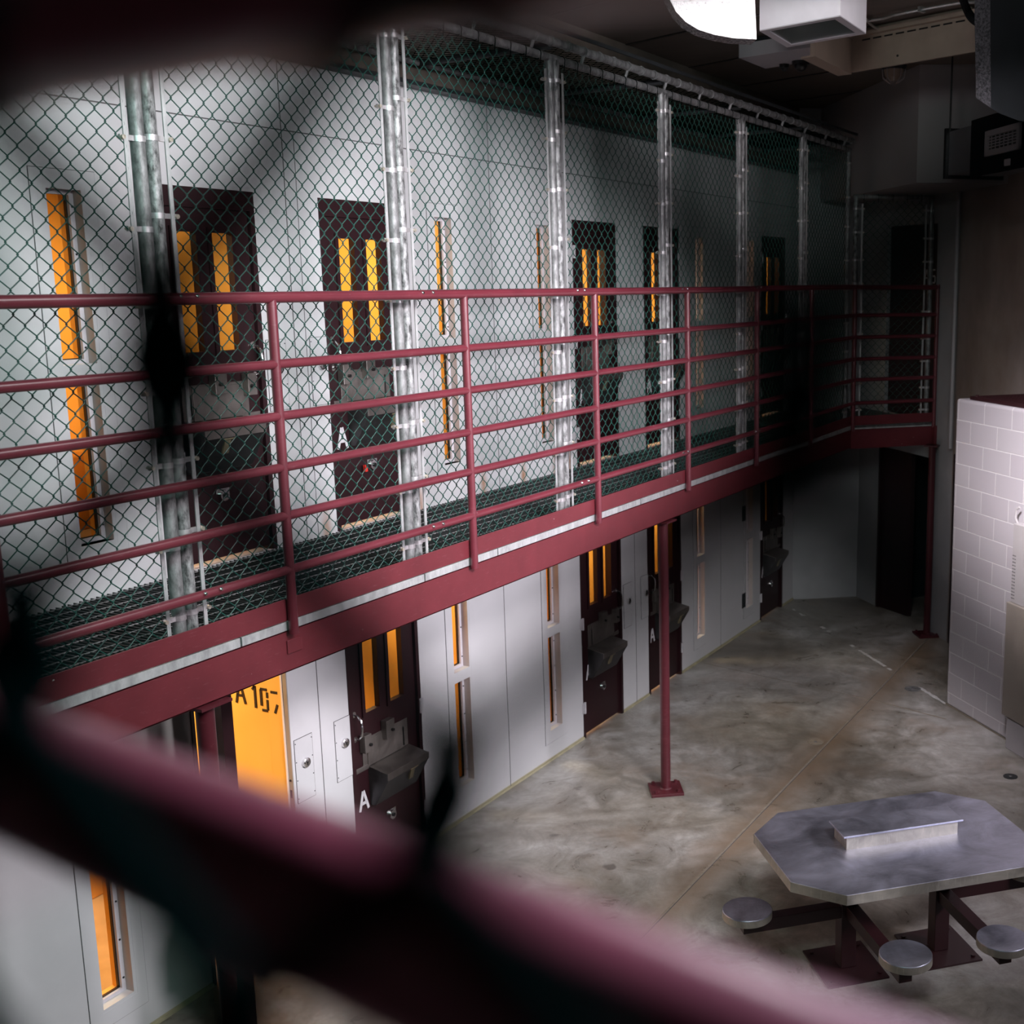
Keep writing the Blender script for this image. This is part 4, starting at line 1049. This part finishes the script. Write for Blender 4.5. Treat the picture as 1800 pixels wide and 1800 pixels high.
# smoke detector
t=thing('sprinkler_head',(-3.62,12.1,6.3),'round caged ceiling detector in front of the grey soffit','detector')
sdx,sdy=onz(1571,130,6.22).x,onz(1571,130,6.22).y
t.location=(sdx,sdy,6.3); ORG[t.name]=(sdx,sdy,6.3)
MB().tube([(sdx,sdy,6.30),(sdx,sdy,6.26)],[0.13,0.12],20).build('detector_base',M['dark_steel'],t,smooth=True)
MB().tube([(sdx,sdy,6.26),(sdx,sdy,6.20),(sdx,sdy,6.16)],[0.10,0.085,0.05],18).build('detector_head',M['tan'],t,smooth=True)
cg=MB()
for k in range(10):
    a=k*2*PI/10; cg.tube([(sdx+0.12*math.cos(a),sdy+0.12*math.sin(a),6.26),(sdx+0.11*math.cos(a),sdy+0.11*math.sin(a),6.18),(sdx+0.04*math.cos(a),sdy+0.04*math.sin(a),6.13)],0.004,5)
cg.build('detector_cage',M['pale_panel'],t)
# duct
dl=onz(1664,309,5.12); dd_=Vector((0.58,-0.81,0)).normalized(); dn=Vector((-0.81,-0.58,0)).normalized()
t=thing('air_duct',tuple(dl),'grey sheet metal air duct hanging in front of the soffit at the right edge','duct')
def DP(s,o_,z): v=dl+dd_*s-dn*o_; return (v.x,v.y,5.12+z)
def dbox(mb,s0,s1,o0,o1,z0,z1):
    return mb.add([DP(s0,o0,z0),DP(s1,o0,z0),DP(s1,o1,z0),DP(s0,o1,z0),DP(s0,o0,z1),DP(s1,o0,z1),DP(s1,o1,z1),DP(s0,o1,z1)],[(0,3,2,1),(4,5,6,7),(0,1,5,4),(1,2,6,5),(2,3,7,6),(3,0,4,7)])
dbox(MB(),0.04,3.6,0.0,0.5,0.0,0.375).build('duct_body',M['duct'],t,bevel=0.003)
fl=MB(); dbox(fl,-0.01,0.04,-0.03,0.53,-0.03,0.405); fl.build('end_flange',M['black'],t)
fl=MB(); dbox(fl,-0.014,-0.010,-0.005,0.03,0.02,0.36); fl.build('flange_strip',M['chrome'],t)
MB().tube([DP(0.05,0.0,0.37),DP(0.05,0.0,CZ-5.12)],0.009,8).build('hanger_rod',M['black'],t)
MB().tube([DP(2.2,0.4,0.37),DP(2.2,0.4,CZ-5.12)],0.009,8).build('hanger_rod',M['black'],t)
dk=MB(); dbox(dk,0.62,3.6,-0.04,-0.001,-0.06,0.40); dk.build('lining_panel',M['duct_dark'],t)
gr=thing('air_grille',DP(1.2,-0.06,0.2),'grey-white air grille with small openings on the side of the duct','grille')
def solve_s(px,py):
    # s,z on duct face plane
    pl_=Vector(DP(0,-0.045,0)); v=plane_pt(px,py,pl_,dn); return (v-dl).dot(dd_), v.z-5.12
s0_,z0a=solve_s(1735,276); s1_,z1a=solve_s(1797,215)
z0_=min(z0a,z1a); z1_=max(z0a,z1a)
gm=MB(); fwid=0.045
dbox(gm,s0_,s1_,-0.07,-0.045,z0_,z0_+fwid); dbox(gm,s0_,s1_,-0.07,-0.045,z1_-fwid,z1_); dbox(gm,s0_,s0_+fwid,-0.07,-0.045,z0_,z1_); dbox(gm,s1_-fwid,s1_,-0.07,-0.045,z0_,z1_)
gm.build('grille_frame',M['grille_white'],gr)
lv=MB()
for k in range(1,7):
    u=s0_+fwid+(s1_-s0_-2*fwid)*k/7; dbox(lv,u-0.006,u+0.006,-0.066,-0.062,z0_+fwid,z1_-fwid)
for k in range(1,5):
    z=z0_+fwid+(z1_-z0_-2*fwid)*k/5; dbox(lv,s0_+fwid,s1_-fwid,-0.064,-0.061,z-0.005,z+0.005)
lv.build('grille_blades',M['grille_white'],gr)
bk=MB(); dbox(bk,s0_+0.01,s1_-0.01,-0.047,-0.043,z0_+0.01,z1_-0.01); bk.build('grille_back',M['black'],gr)
tg=MB(); s2_,z2_=solve_s(1766,285); s3_,z3_=solve_s(1775,290); dbox(tg,s2_,s3_,-0.05,-0.041,z2_-0.03,z2_+0.02); tag(tg.build('duct_label',M['pale_panel']),'small pale plate on the duct below the grille','plate')
